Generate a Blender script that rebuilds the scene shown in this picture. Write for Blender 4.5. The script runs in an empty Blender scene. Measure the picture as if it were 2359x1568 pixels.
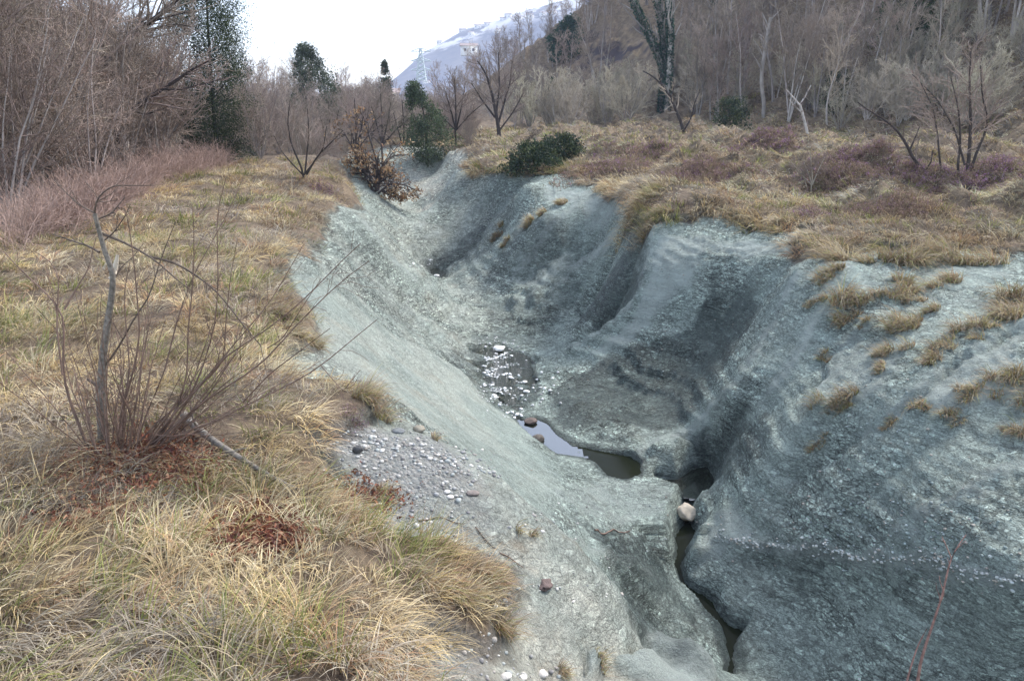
import bpy, math, random
import numpy as np
from mathutils import Vector

# ------------------------------------------------------------------ camera, sky, sun, exposure
scene = bpy.context.scene
COL = scene.collection
PITCH = math.radians(16.7)
FPX = 800.0                       # focal length in pixels of a 1024 px wide picture
cd = bpy.data.cameras.new('camera')
cd.sensor_width = 36.0
cd.lens = 36.0 * FPX / 1024.0
cd.clip_start = 0.05
cd.clip_end = 20000
cam = bpy.data.objects.new('camera', cd)
COL.objects.link(cam)
cam.location = (0, 0, 0)
cam.rotation_euler = (math.radians(90) - PITCH, 0, 0)
scene.camera = cam

SUN_EL, SUN_AZ = math.radians(46), math.radians(52)   # azimuth clockwise from +Y
world = bpy.data.worlds.new("World")
scene.world = world
world.use_nodes = True
wn = world.node_tree
wn.nodes.clear()
sky = wn.nodes.new('ShaderNodeTexSky')
sky.sky_type = 'NISHITA'
sky.sun_disc = False
sky.sun_elevation = SUN_EL
sky.sun_rotation = SUN_AZ
sky.altitude = 300
sky.air_density = 1.0
sky.dust_density = 1.6
sky.ozone_density = 1.0
bg = wn.nodes.new('ShaderNodeBackground')
bg.inputs['Strength'].default_value = 0.15
wo = wn.nodes.new('ShaderNodeOutputWorld')
hsv = wn.nodes.new('ShaderNodeHueSaturation')       # thin high cloud: a paler, greyer sky
hsv.inputs['Saturation'].default_value = 0.62
wn.links.new(sky.outputs[0], hsv.inputs['Color'])
wn.links.new(hsv.outputs[0], bg.inputs[0])
wn.links.new(bg.outputs[0], wo.inputs[0])

sd = bpy.data.lights.new('sun', 'SUN')
sd.energy = 1.5
sd.angle = math.radians(10)
sd.color = (1.0, 0.95, 0.88)
sun = bpy.data.objects.new('sun', sd)
COL.objects.link(sun)
sdir = Vector((math.sin(SUN_AZ) * math.cos(SUN_EL), math.cos(SUN_AZ) * math.cos(SUN_EL), math.sin(SUN_EL)))
sun.rotation_euler = sdir.to_track_quat('Z', 'Y').to_euler()

vs = scene.view_settings
vs.view_transform = 'Standard'
vs.look = 'None'
vs.gamma = 1.0
vs.use_curve_mapping = False
vs.exposure = 1.95

# ------------------------------------------------------------------ helpers
RNG = np.random.default_rng(11)
random.seed(11)
CT, ST = math.cos(PITCH), math.sin(PITCH)
SC = 2358.0 / 1024.0               # control points are measured on a 2358 px wide view of the place

def ray(u, v):
    a = (340.0 - v / SC) / FPX
    return np.array([(u / SC - 512.0) / FPX, CT + a * ST, -ST + a * CT])

def at_z(u, v, z):
    d = ray(u, v)
    return d * (z / d[2])

def at_y(u, v, y):
    d = ray(u, v)
    return d * (y / d[1])

_perm = np.random.default_rng(5).permutation(4096)
_ga = np.random.default_rng(6).uniform(0, 2 * np.pi, 4096)
_gx, _gy = np.cos(_ga), np.sin(_ga)

def pnoise(x, y, seed=0):
    xi = np.floor(x).astype(np.int64); yi = np.floor(y).astype(np.int64)
    xf = x - xi; yf = y - yi
    def g(ix, iy, dx, dy):
        h = _perm[(_perm[(ix + seed * 131) & 4095] + iy) & 4095]
        return _gx[h] * dx + _gy[h] * dy
    u = xf * xf * xf * (xf * (xf * 6 - 15) + 10)
    v = yf * yf * yf * (yf * (yf * 6 - 15) + 10)
    n00 = g(xi, yi, xf, yf); n10 = g(xi + 1, yi, xf - 1, yf)
    n01 = g(xi, yi + 1, xf, yf - 1); n11 = g(xi + 1, yi + 1, xf - 1, yf - 1)
    return ((n00 * (1 - u) + n10 * u) * (1 - v) + (n01 * (1 - u) + n11 * u) * v) * 1.5

def fbm(x, y, octs=4, seed=0, gain=0.5):
    s = 0; a = 1.0; f = 1.0
    for i in range(octs):
        s = s + a * pnoise(x * f, y * f, seed + i)
        a *= gain; f *= 2.03
    return s

def sstep(a, b, x):
    t = np.clip((x - a) / (b - a), 0, 1)
    return t * t * (3 - 2 * t)

def sdist(px, py, poly, closed=True):
    """signed distance to a polygon in plan, negative inside; plain distance to an open line"""
    poly = np.asarray(poly)[:, :2]
    n = len(poly)
    d = np.full(px.shape, 1e9)
    inside = np.zeros(px.shape, bool)
    for i in range(n if closed else n - 1):
        a = poly[i]; b = poly[(i + 1) % n]
        e = b - a
        wx = px - a[0]; wy = py - a[1]
        t = np.clip((wx * e[0] + wy * e[1]) / max(e @ e, 1e-12), 0, 1)
        d = np.minimum(d, np.hypot(wx - e[0] * t, wy - e[1] * t))
        if closed:
            c = ((a[1] > py) != (b[1] > py))
            with np.errstate(divide='ignore', invalid='ignore'):
                xx = a[0] + (py - a[1]) * e[0] / (e[1] if abs(e[1]) > 1e-12 else 1e-12)
            inside ^= c & (px < xx)
    return np.where(inside, -d, d) if closed else d

def link(name, me, mat, parent=None):
    o = bpy.data.objects.new(name, me)
    COL.objects.link(o)
    if mat is not None:
        me.materials.append(mat)
    if parent is not None:
        o.parent = parent
    return o

def tag(o, label=None, cat=None, group=None, kind=None):
    if label: o['label'] = label
    if cat: o['category'] = cat
    if group: o['group'] = group
    if kind: o['kind'] = kind
    return o

def np_mesh(name, V, F, cols=None, smooth=False):
    """V (n,3); F (m,k) with k constant; cols (n,3) stored as a point colour"""
    me = bpy.data.meshes.new(name)
    V = np.asarray(V, np.float32); F = np.asarray(F, np.int32)
    m, k = F.shape
    me.vertices.add(len(V)); me.vertices.foreach_set('co', V.ravel())
    me.loops.add(m * k); me.loops.foreach_set('vertex_index', F.ravel())
    me.polygons.add(m)
    me.polygons.foreach_set('loop_start', np.arange(0, m * k, k, dtype=np.int32))
    me.polygons.foreach_set('loop_total', np.full(m, k, np.int32))
    if smooth:
        me.polygons.foreach_set('use_smooth', np.ones(m, bool))
    if cols is not None:
        ca = me.color_attributes.new('tint', 'FLOAT_COLOR', 'POINT')
        c4 = np.ones((len(V), 4), np.float32); c4[:, :3] = cols
        ca.data.foreach_set('color', c4.ravel())
    me.update(calc_edges=True)
    return me

# ------------------------------------------------------------------ relief: measured lines of the ravine
# every entry: view u, view v, height below the eye in metres
LINES = [
 # left bank turf
 [(0,1568,-2.35),(400,1568,-2.35),(800,1568,-2.5),(1000,1568,-2.85)],
 [(0,1300,-2.42),(400,1300,-2.42),(800,1300,-2.6)],
 [(0,1050,-2.46),(350,1050,-2.5),(650,1050,-2.6)],
 [(0,850,-2.5),(300,850,-2.5),(600,850,-2.62)],
 [(0,680,-2.5),(300,680,-2.5),(600,700,-2.6)],
 [(100,560,-2.5),(400,560,-2.55),(640,560,-2.6)],
 [(350,470,-2.55),(600,460,-2.6),(720,480,-2.62)],
 [(500,400,-2.55),(700,405,-2.58),(790,420,-2.62)],
 # pebble shoulder
 [(760,1120,-2.78),(1000,1200,-2.98)],
 [(900,1240,-2.8),(1150,1300,-3.2)],
 [(1170,1400,-3.3),(1350,1400,-3.6)],
 [(1000,1480,-2.95),(1250,1500,-3.55)],
 [(1250,1568,-3.6),(1450,1568,-4.0)],
 [(870,950,-2.78),(900,985,-2.9)],
 # crest of the shoulder
 [(960,985,-2.98),(1100,1060,-3.1),(1250,1190,-3.35),(1370,1290,-3.6),(1430,1370,-3.75),(1480,1480,-4.05)],
 [(1480,1500,-4.25),(1590,1475,-4.3),(1625,1510,-4.42),(1655,1568,-4.6)],
 # smooth left slope
 [(880,900,-2.95),(960,965,-3.2)],
 [(620,640,-2.68),(620,830,-2.72),(760,880,-2.78)],
 [(740,640,-2.95),(730,800,-3.0)],
 [(800,720,-3.45),(900,850,-4.05),(1000,900,-4.7),(1100,960,-5.45)],
 [(900,940,-3.3),(1000,980,-3.75),(1100,1030,-4.6),(1200,1080,-5.2),(1300,1120,-5.8)],
 [(1200,1160,-4.75),(1300,1210,-5.2),(1400,1270,-5.7),(1460,1300,-6.0)],
 [(1450,1130,-6.25),(1520,1180,-6.3)],
 [(1500,1450,-6.55),(1550,1400,-6.6),(1620,1480,-6.75)],
 [(1400,1200,-5.95),(1500,1260,-6.35),(1520,1330,-6.5)],
 # first buttress of the left side
 [(720,600,-2.7),(800,670,-3.4),(870,738,-4.05),(960,790,-4.65),(1060,850,-5.35),(1110,910,-5.85),(1190,962,-6.2)],
 # second buttress of the left side
 [(760,478,-2.68),(850,490,-3.0),(900,560,-4.0),(940,590,-4.4),(1010,660,-5.4),(1100,720,-5.95),(1160,770,-6.12)],
 [(780,560,-3.1),(800,620,-3.75),(900,700,-4.7),(1000,780,-5.6),(1060,800,-5.9)],
 [(880,620,-4.2),(1000,700,-5.35)],
 # bed
 [(1100,830,-6.15),(1200,830,-6.15)], [(1150,890,-6.18),(1230,900,-6.18)],
 [(1200,970,-6.22),(1340,1050,-6.22),(1400,1080,-6.24),(1470,1090,-6.25)],
 [(1520,1105,-6.35),(1600,1120,-6.38)],
 [(1580,1160,-6.55),(1580,1250,-6.62),(1590,1340,-6.7),(1680,1450,-6.85),(1690,1520,-6.95)],
 [(1000,635,-6.02),(1020,640,-6.02)], [(935,552,-5.95),(950,548,-5.9)],
 # right foot
 [(1245,945,-6.2),(1330,1018,-6.2),(1400,1033,-6.19),(1480,1055,-6.2)],[(1260,900,-6.05),(1400,985,-5.98),(1500,1030,-6.08)],
 # bowl
 [(1550,620,-3.7),(1550,750,-4.8),(1500,850,-5.5),(1420,910,-6.0)],
 [(1650,600,-3.4),(1660,740,-4.55),(1600,860,-5.4),(1510,960,-5.95)],
 [(1750,600,-3.2),(1740,700,-4.0)],
 # lip on the right of the bowl
 [(1830,620,-3.1),(1780,740,-3.95),(1720,850,-4.6),(1650,930,-5.1),(1560,1000,-5.75),(1450,1040,-6.08)],
 [(1600,1040,-6.15),(1640,1075,-6.25)],
 # right flank
 [(1700,1020,-5.5),(1700,1120,-5.75),(1650,1180,-6.1)],
 [(1950,650,-3.1),(1920,760,-3.75),(1820,900,-4.55),(1780,1040,-5.1),(1760,1180,-5.75)],
 [(2100,650,-3.05),(2080,760,-3.45),(2000,900,-4.0),(1930,1040,-4.7),(1900,1180,-5.3)],
 [(2250,660,-3.0),(2250,760,-3.25),(2150,900,-3.75),(2100,1040,-4.35),(2080,1180,-4.9)],
 [(2358,700,-3.05),(2358,850,-3.4),(2340,1000,-3.95),(2300,1180,-4.55)],
 # overhanging ledge line and the wall under it
 [(1640,1240,-6.25),(1750,1265,-6.05),(1950,1290,-5.65),(2150,1320,-5.25),(2358,1350,-4.9)],
 [(1720,1400,-6.6),(1850,1350,-6.2),(2050,1370,-5.75),(2250,1400,-5.35)],
 [(1750,1500,-6.8),(1900,1450,-6.4),(2100,1480,-6.0),(2350,1500,-5.6)],
 [(1800,1568,-6.9),(2100,1568,-6.3),(2350,1568,-5.85)],
 # right rim
 [(1430,440,-2.72),(1445,480,-2.82),(1505,528,-3.0),(1600,528,-2.95),(1700,530,-2.9),(1850,560,-2.88),(2000,590,-2.88),(2200,600,-2.88),(2358,600,-2.85)],
 # sharp edge left of the bowl, and the recess behind it
 [(1492,620,-3.8),(1465,690,-4.45),(1400,760,-5.15),(1300,810,-5.95)],
 [(1445,560,-3.8),(1420,640,-4.8),(1360,720,-5.7),(1290,775,-6.05)],
 # next spur
 [(1420,480,-3.1),(1385,560,-4.1),(1300,640,-5.1),(1230,675,-5.55)],
 [(1320,410,-2.7),(1250,500,-3.6),(1240,600,-4.85),(1130,660,-5.75)],
 [(1180,760,-6.05),(1100,705,-5.95),(1040,660,-5.95)],
 [(1220,740,-5.95),(1270,720,-5.75)],
 [(1195,425,-2.85),(1170,520,-4.3),(1110,600,-5.25),(1040,640,-5.85)],
 # far spur
 [(1050,395,-2.9),(1000,470,-4.2),(960,530,-5.3),(932,560,-5.9)],
 [(1150,402,-2.8),(1120,480,-4.1),(1060,560,-5.25),(1000,605,-5.8)],
 # far wall where the ravine bends
 [(940,342,-2.7),(1000,345,-2.65),(1090,352,-2.6)],
 [(950,420,-4.2),(1030,400,-3.9)], [(930,500,-5.4),(970,480,-5.2)],
 [(850,430,-4.0),(900,500,-5.2)], [(890,515,-5.3),(950,515,-5.42)], [(910,540,-5.7),(943,542,-5.75)], [(840,395,-2.75),(790,380,-2.62)],
 # right terrace
 [(1100,372,-2.55),(1200,350,-2.5),(1300,385,-2.6)],
 [(1400,400,-2.55),(1600,440,-2.55),(1800,480,-2.6),(2000,500,-2.65),(2250,540,-2.7)],
 [(1400,350,-2.4),(1700,370,-2.35),(2000,400,-2.4),(2300,430,-2.4)],
]
P = []
for ln in LINES:
    pts = [at_z(*q) for q in ln]
    for i, p in enumerate(pts):
        P.append(p)
        if i + 1 < len(pts):
            L = np.linalg.norm(pts[i + 1] - p)
            n = int(L / 0.55)
            for k in range(1, n + 1):
                P.append(p + (pts[i + 1] - p) * k / (n + 1))
# steep hidden flank behind the shoulder's crest (seen from beside), and the reach beyond the view
WORLD_PTS = [
 (0,0,-1.7),(-3,0,-1.9),(-8,0,-2.2),(2.0,1.0,-2.4),(-2,2,-2.2),(0.4,2.6,-2.75),
 (1.6,3.6,-3.7),(2.9,2.6,-4.6),(4.0,0,-4.6),(3.6,-4,-2.6),(0,-6,-1.8),(-8,-6,-2.2),
 (3.6,5.6,-6.0),(5.2,6.6,-6.7),(5.0,4.6,-7.1),(6.6,2.4,-7.2),(9,-2,-7.3),(11,-8,-7.4),(14,-16,-7.5),
 (7.2,5.0,-6.0),(8.6,6.6,-4.4),(9.2,9.0,-3.4),(10.6,3.6,-4.2),(12.5,6,-2.9),(13,-1,-4.2),(16,2,-2.7),(19,-10,-2.8),(6,-10,-2.6),
 (10,12,-2.95),(12,15,-2.75),(16,12,-2.7),(14,22,-2.5),(22,18,-2.5),(30,10,-2.5),(30,28,-2.4),(18,32,-2.2),(10,26,-2.45),(10,40,-2.2),(4,36,-2.4),
 (-14,6,-2.4),(-14,14,-2.5),(-16,26,-2.5),(-22,40,-2.4),(-12,34,-2.5),(-40,20,-2.3),(-40,60,-2.2),(-60,100,-1.5),(-30,-20,-2.2),
 (-9.5,38,-2.6),(-9.5,50,-2.6),(-16,50,-3.2),(-14,42,-3.0),(-20,47,-2.5),(-8.5,40,-4.4),(-30,54,-2.4),(-26,62,-2.3),(-8,56,-2.3),
 (0,50,-2.3),(0,62,-2.1),(-10,75,-1.8),(20,45,-2.0),(40,40,-2.0),(60,30,-2.0),(0,100,-1.5),(-30,120,-1.0),(60,-20,-2.4),(0,-60,-2.4),(-60,-60,-2.4),
]
for q in [(1000,1002,-3.0),(1100,1060,-3.1),(1180,1128,-3.22),(1250,1190,-3.35),(1310,1240,-3.47),(1370,1290,-3.6),(1430,1370,-3.75),(1480,1480,-4.05),(1590,1475,-4.3),(1640,1540,-4.5)]:
    p = at_z(*q)
    for r_, dz in ((0.28, -0.40), (0.7, -1.05), (1.3, -1.6)):
        P.append(p + np.array([0.80 * r_, 0.60 * r_, dz]))
for uvz, dx, dy, dz in [   # far faces of the spurs, hidden from the front
    ([(900,560,-4.0),(940,590,-4.4),(1010,660,-5.4)], .3, .9, -.9), ([(850,490,-3.0)], .2, .9, -.8),
    ([(960,790,-4.65),(1060,850,-5.35)], .35, .6, -.6), ([(870,738,-4.05)], .2, .6, -.35),
    ([(1050,395,-2.9),(1000,470,-4.2)], -.6, 1.3, -1.5), ([(955,540,-5.4)], -.4, 1.0, -.5),
    ([(1492,620,-3.8),(1465,690,-4.45)], -.45, .55, -.9), ([(1195,425,-2.85)], -.3, .8, -.7), ([(1385,560,-4.1)], -.3, .6, -.6)]:
    for q in uvz:
        P.append(at_z(*q) + np.array([dx, dy, dz]))
P = np.array(P + [np.array(w, float) for w in WORLD_PTS])
CX, CZ = P[:, :2], P[:, 2]
_, keep = np.unique(np.round(CX, 1), axis=0, return_index=True)
CX, CZ = CX[keep], CZ[keep]

def _solve():
    n = len(CX)
    D = np.hypot(CX[:, None, 0] - CX[None, :, 0], CX[:, None, 1] - CX[None, :, 1])
    D = np.sqrt(D * D + 0.0036) 
    A = np.zeros((n + 1, n + 1))
    A[:n, :n] = -D + np.eye(n) * -0.0 + np.eye(n) * 0.03
    A[:n, n] = 1; A[n, :n] = 1
    b = np.zeros(n + 1); b[:n] = CZ
    return np.linalg.solve(A, b)
WTS = _solve()

def base_h(x, y):
    sh = x.shape
    x = x.ravel(); y = y.ravel()
    out = np.empty(len(x))
    for s in range(0, len(x), 20000):
        xs = x[s:s + 20000, None]; ys = y[s:s + 20000, None]
        r = np.sqrt((xs - CX[None, :, 0]) ** 2 + (ys - CX[None, :, 1]) ** 2 + 0.0036)
        out[s:s + 20000] = WTS[-1] - r @ WTS[:-1]
    return out.reshape(sh)

# tensor grid: fine in the near ravine, coarser outward
def axis(lo, a, b, hi, fine, grow):
    c = list(np.arange(a, b, fine))
    s, x = fine, c[-1]
    while x < hi:
        s = min(s * grow, 6.0); x += s; c.append(x)
    s, x = fine, a
    pre = []
    while x > lo:
        s = min(s * grow, 6.0); x -= s; pre.append(x)
    return np.array(pre[::-1] + c)
GX = axis(-160, -4.5, 8.5, 190, 0.035, 1.022)
GY = axis(-60, 3.0, 20.0, 330, 0.040, 1.012)
XX, YY = np.meshgrid(GX, GY)
# coarse evaluation grid is enough for the smooth part
HZ = base_h(XX, YY)

# ------------------------------------------------------------------ hillside on the right, terrace, pools, ledges
def hill_h(x, y):
    toe = np.where(y < 100, 26 - 0.57 * (y - 40), -8.2 + 0.30 * (y - 100))
    d = (x - toe) * 0.88
    d = d + 4 * pnoise(x * 0.03, y * 0.03, 40)
    s = 0.5 * (d + np.sqrt(d * d + 30.0)) - 1.2
    h = 0.82 * np.clip(s, 0, None)
    h = h + sstep(2, 30, d) * (2.2 * fbm(x * 0.05, y * 0.05, 3, 41) - 1.6 * np.abs(pnoise(x * 0.09 + 3, y * 0.05, 44)))
    return np.where(h > 45, 45 + (h - 45) * 0.25, h)
HZ = HZ + hill_h(XX, YY)

def _interp(G, x, y):
    x = np.asarray(x, float); y = np.asarray(y, float)
    i = np.clip(np.searchsorted(GX, x) - 1, 0, len(GX) - 2)
    j = np.clip(np.searchsorted(GY, y) - 1, 0, len(GY) - 2)
    fx = np.clip((x - GX[i]) / (GX[i + 1] - GX[i]), 0, 1)
    fy = np.clip((y - GY[j]) / (GY[j + 1] - GY[j]), 0, 1)
    return (G[j, i] * (1 - fx) + G[j, i + 1] * fx) * (1 - fy) + (G[j + 1, i] * (1 - fx) + G[j + 1, i + 1] * fx) * fy

def H(x, y):
    return _interp(HZ, x, y)

def hit(u, v):
    """point of the ground seen along a measured direction"""
    d = ray(u, v); d = d / d[1]
    ys = np.concatenate([np.arange(1.5, 30, 0.03), np.arange(30, 320, 0.25)])
    z = H(ys * d[0], ys)
    below = (ys * d[2]) < z
    if not below.any():
        return at_y(u, v, 300.0)
    k = int(np.argmax(below)); y = ys[k]
    return np.array([y * d[0], y, float(H(y * d[0], y))])

def hits(lst):
    return [hit(*q) for q in lst]

LEFT_EDGE = [(955,1568),(965,1510),(1120,1490),(1165,1420),(1160,1345),(1080,1305),(1000,1280),(900,1245),(815,1200),(765,1120),(738,1050),(745,1010),
             (790,978),(868,958),(876,905),(800,893),(715,893),(650,868),(640,835),(700,808),(716,735),(668,668),(640,640),(655,610),(728,572),(738,525),(765,490),(828,465),(815,436)]
RIGHT_EDGE = [(1078,378),(1085,398),(1150,392),(1195,405),(1240,402),(1310,398),(1350,408),(1390,432),(1425,440),(1515,455),(1450,490),(1452,510),(1500,520),(1560,500),(1700,490),
              (1720,515),(1790,528),(1860,522),(1905,532),(1835,560),(1850,590),(1930,590),(2000,562),(2060,572),(2130,562),(2200,575),(2358,582)]
_le = [hit(*q)[:2] for q in LEFT_EDGE]
_re = [hit(*q)[:2] for q in RIGHT_EDGE]
CLAY = _le + [np.array(q, float) for q in [(-8.5,36.5),(-10.5,39.5),(-13,43),(-12,47)]] + [at_z(930,335,-2.6)[:2], at_z(1010,338,-2.55)[:2], at_z(1085,348,-2.5)[:2]] \
     + _re + [np.array(q, float) for q in [(12.5,9),(14.5,4),(15,-1),(19,-10),(24,-30),(6,-30),(5,-12),(4.5,-5),(3.2,0.5),(1.2,1.9)]]
ED = sdist(XX, YY, CLAY)                       # negative in the bare clay
EDN = ED + 0.20 * fbm(XX * 1.5, YY * 1.5, 3, 60) + 0.05 * fbm(XX * 9, YY * 9, 2, 61)
VEG = sstep(-0.04, 0.06, EDN)

# turf lip, hummocks
land = sstep(0.3, 4.0, ED)
right = sstep(0, 3, XX - (1.5 - 0.06 * YY))
HZ = HZ + VEG * 0.10
HZ = HZ + right * sstep(0.5, 5, ED) * (0.70 * fbm(XX * 0.40, YY * 0.34, 3, 70) + 0.34 * np.abs(fbm(XX * 0.9, YY * 0.9, 2, 74)))
HZ = HZ + (1 - right) * sstep(0.2, 2, ED) * (0.07 * fbm(XX * 0.7, YY * 0.7, 3, 71))

# clay relief
ROUGHL = [hit(*q)[:2] for q in [(880,905),(960,962),(1100,1060),(1250,1190),(1300,1110),(1190,965),(1100,905),(1060,850),(870,742),(730,640),(640,640)]]
SM = sstep(0.25, -0.25, sdist(XX, YY, ROUGHL))
SHO = sstep(0.15, -0.15, sdist(XX, YY, [hit(*q)[:2] for q in [(955,1568),(900,1245),(745,1010),(870,960),(975,990),(1100,1062),(1250,1192),(1370,1292),(1430,1372),(1478,1480),(1590,1478),(1655,1568)]]))
cl = (1 - VEG)
rough = cl * (1 - 0.75 * SM) * (1 - 0.6 * SHO)
near = sstep(60, 35, YY)
big = fbm(XX * 0.55 + 7, YY * 0.55, 3, 80)
mid = fbm(XX * 1.9, YY * 1.9, 4, 84, 0.55)
rid = 1 - np.abs(pnoise(XX * 1.3 + 0.8 * mid, YY * 1.3, 88)) * 2
fin = fbm(XX * 7, YY * 7, 3, 90, 0.6)
_sly, _slx = np.gradient(HZ, GY, GX)
steep = 1.0 / (1.0 + (_slx * _slx + _sly * _sly) * 0.9)       # noise is laid on in plan: less of it where the wall stands up
bedk = sstep(-6.35, -5.7, HZ)                       # the bed itself is washed smooth
patchy = sstep(-0.25, 0.30, fbm(XX * 0.8 + 3, YY * 0.8, 3, 86))
fin2 = fbm(XX * 13, YY * 13, 2, 93, 0.6)
HZ = HZ + near * rough * (0.25 + 0.75 * bedk) * (0.045 * big + steep * (0.030 * mid + 0.012 * rid + (0.008 + 0.026 * patchy) * fin + 0.018 * patchy * fin2))
HZ = HZ + near * cl * 0.006 * fin
PALE = np.zeros_like(HZ)
def crease(uvs, width, amt):
    """sharp rib (amt > 0) or gully (amt < 0) along a measured line"""
    global HZ
    L = [hit(*q)[:2] for q in uvs]
    xs = [p[0] for p in L]; ys = [p[1] for p in L]
    m = 5 * width
    jx = slice(*np.searchsorted(GX, [min(xs) - m, max(xs) + m])); jy = slice(*np.searchsorted(GY, [min(ys) - m, max(ys) + m]))
    x = XX[jy, jx]; y = YY[jy, jx]
    d = sdist(x + 0.12 * pnoise(x * 1.5, y * 1.5, 87), y + 0.12 * pnoise(x * 1.5 + 9, y * 1.5, 89), L, False)
    HZ[jy, jx] += amt * np.exp(-d / width) * sstep(m, m * 0.6, d)
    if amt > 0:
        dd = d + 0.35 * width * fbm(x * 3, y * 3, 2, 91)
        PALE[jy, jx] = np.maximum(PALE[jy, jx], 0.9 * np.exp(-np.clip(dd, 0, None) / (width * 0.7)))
for q, w_, a_ in [
    ([(1500,545),(1488,620),(1462,700),(1400,765),(1330,805)], .22, .22), ([(1475,545),(1448,640),(1400,715),(1320,772)], .25, -.34),
    ([(1825,640),(1770,760),(1700,870),(1640,940),(1560,1000),(1460,1040)], .30, .05), ([(1790,640),(1730,770),(1640,890),(1560,965)], .4, -.05),
    ([(1392,465),(1310,560),(1210,640)], .22, -.18), ([(1430,490),(1370,600),(1310,690)], .25, -.25), ([(1410,500),(1345,600),(1270,680)], .25, .16),
    ([(1400,540),(1320,575),(1240,600),(1180,640)], .15, -.10), ([(1350,460),(1260,540),(1190,640)], .3, .18),
    ([(1120,512),(1085,560),(1040,592),(975,602)], .3, -.30), ([(1110,480),(1040,520),(980,560)], .25, .12), ([(1150,440),(1090,500),(1030,530)], .2, -.10),
    ([(1197,425),(1170,490),(1130,560)], .25, -.20), ([(1050,400),(1000,475),(965,530)], .25, .15),
    ([(1990,748),(1935,800),(1905,860),(1880,940)], .22, .15), ([(1972,765),(1915,805),(1885,870)], .18, -.22),
    ([(2358,755),(2250,800),(2150,862),(2070,925),(2010,975)], .25, .22), ([(2340,745),(2230,795),(2130,862),(2050,930),(1950,1000),(1850,1060)], .2, -.26),
    ([(2150,600),(2080,700),(2010,790)], .3, -.12), ([(1940,620),(1890,700),(1850,800),(1790,900)], .3, .10), ([(2200,960),(2090,1060),(1990,1140)], .3, -.14),
    ([(1880,1010),(1830,1100),(1800,1180)], .3, -.10), ([(2330,1080),(2200,1160),(2100,1240)], .35, .10),
    ([(870,790),(1000,915),(1060,965)], .10, .05), ([(890,830),(1000,940),(1050,975)], .12, -.05), ([(1150,1045),(1250,1115),(1340,1180),(1400,1220)], .08, .04),
    ([(1330,1245),(1420,1285),(1490,1312)], .10, .06), ([(1180,1100),(1260,1150),(1330,1195)], .09, -.04), ([(800,560),(870,640),(980,720)], .2, -.12), ([(840,520),(900,600),(960,650)], .2, .10),
    ([(860,680),(940,740),(1010,790)], .15, -.10), ([(1440,1360),(1500,1410),(1560,1440)], .1, -.08)]:
    crease(q, w_, a_)
crease([(975,992),(1100,1062),(1180,1130),(1250,1192),(1310,1242),(1370,1292),(1430,1372),(1478,1478)], .06, .05)
crease([(1485,1500),(1590,1478),(1625,1512),(1655,1568)], .06, .05)
# bedding: benches where the layers weather back
def bench(z, step, amt):
    t = z / step; f = t - np.floor(t)
    return (sstep(0.25, 0.75, f) - f) * step * amt
zb = HZ + 0.05 * XX + 0.12 * fbm(XX * 0.8, YY * 0.8, 2, 95)
lowr = near * cl * sstep(-4.3, -5.1, HZ) * (1 - SM) * (1 - SHO) * bedk
BLK = sstep(0.5, -0.3, sdist(XX, YY, [hit(*q)[:2] for q in [(1040,665),(1180,655),(1290,660),(1260,760),(1180,785),(1110,740)]]))
HZ = HZ + lowr * bench(zb, 0.34, 0.42) + near * rough * bedk * bench(zb + 0.1 + 0.05 * fbm(XX * 0.5, YY * 0.5, 2, 96), 0.15, 0.24) + BLK * bench(zb, 0.24, 0.6)

# overhanging ledge with the darker wall under it
LEDGE = [hit(*q) for q in [(1640,1238),(1700,1252),(1750,1262),(1850,1278),(1950,1290),(2050,1306),(2150,1320),(2250,1336),(2358,1350)]]
LEDGE.append(LEDGE[-1] + (LEDGE[-1] - LEDGE[-2]) * 4)
lx = np.array([p[0] for p in LEDGE]); ly = np.array([p[1] for p in LEDGE])
o_ = np.argsort(lx)
side = np.interp(XX, lx[o_], ly[o_]) + 0.04 * pnoise(XX * 2.5, YY * 0 + 2, 97) - YY
inr = sstep(lx.min() - 0.1, lx.min() + 0.7, XX)
HZ = HZ - inr * 0.15 * sstep(0.0, 0.14, side) * np.exp(-np.clip(side, 0, None) / 0.8) + inr * 0.05 * np.exp(-(side / 0.12) ** 2) * (side < 0.03)
# the block with a split beside it, left of the recess
for bu, bv, br, bh in [(1212, 690, 0.60, 0.13)]:
    p = hit(bu, bv)
    r = np.hypot((XX - p[0]), (YY - p[1]) * 0.9) + 0.08 * pnoise(XX * 3, YY * 3, 99)
    HZ = HZ + bh * sstep(br, br - 0.22, r)


BLKP = [(1350,1568),(1400,1530),(1480,1500),(1590,1476),(1622,1505),(1655,1568),(1640,1640),(1350,1640)]
_bl = sdist(XX, YY, [(hit(u, v) if v < 1600 else at_z(u, v, -4.3))[:2] for u, v in BLKP])
HZ = HZ + 0.09 * sstep(0.02, -0.06, _bl + 0.02 * pnoise(XX * 6, YY * 6, 101)) - 0.05 * np.exp(-((_bl - 0.03) / 0.03) ** 2)
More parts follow.
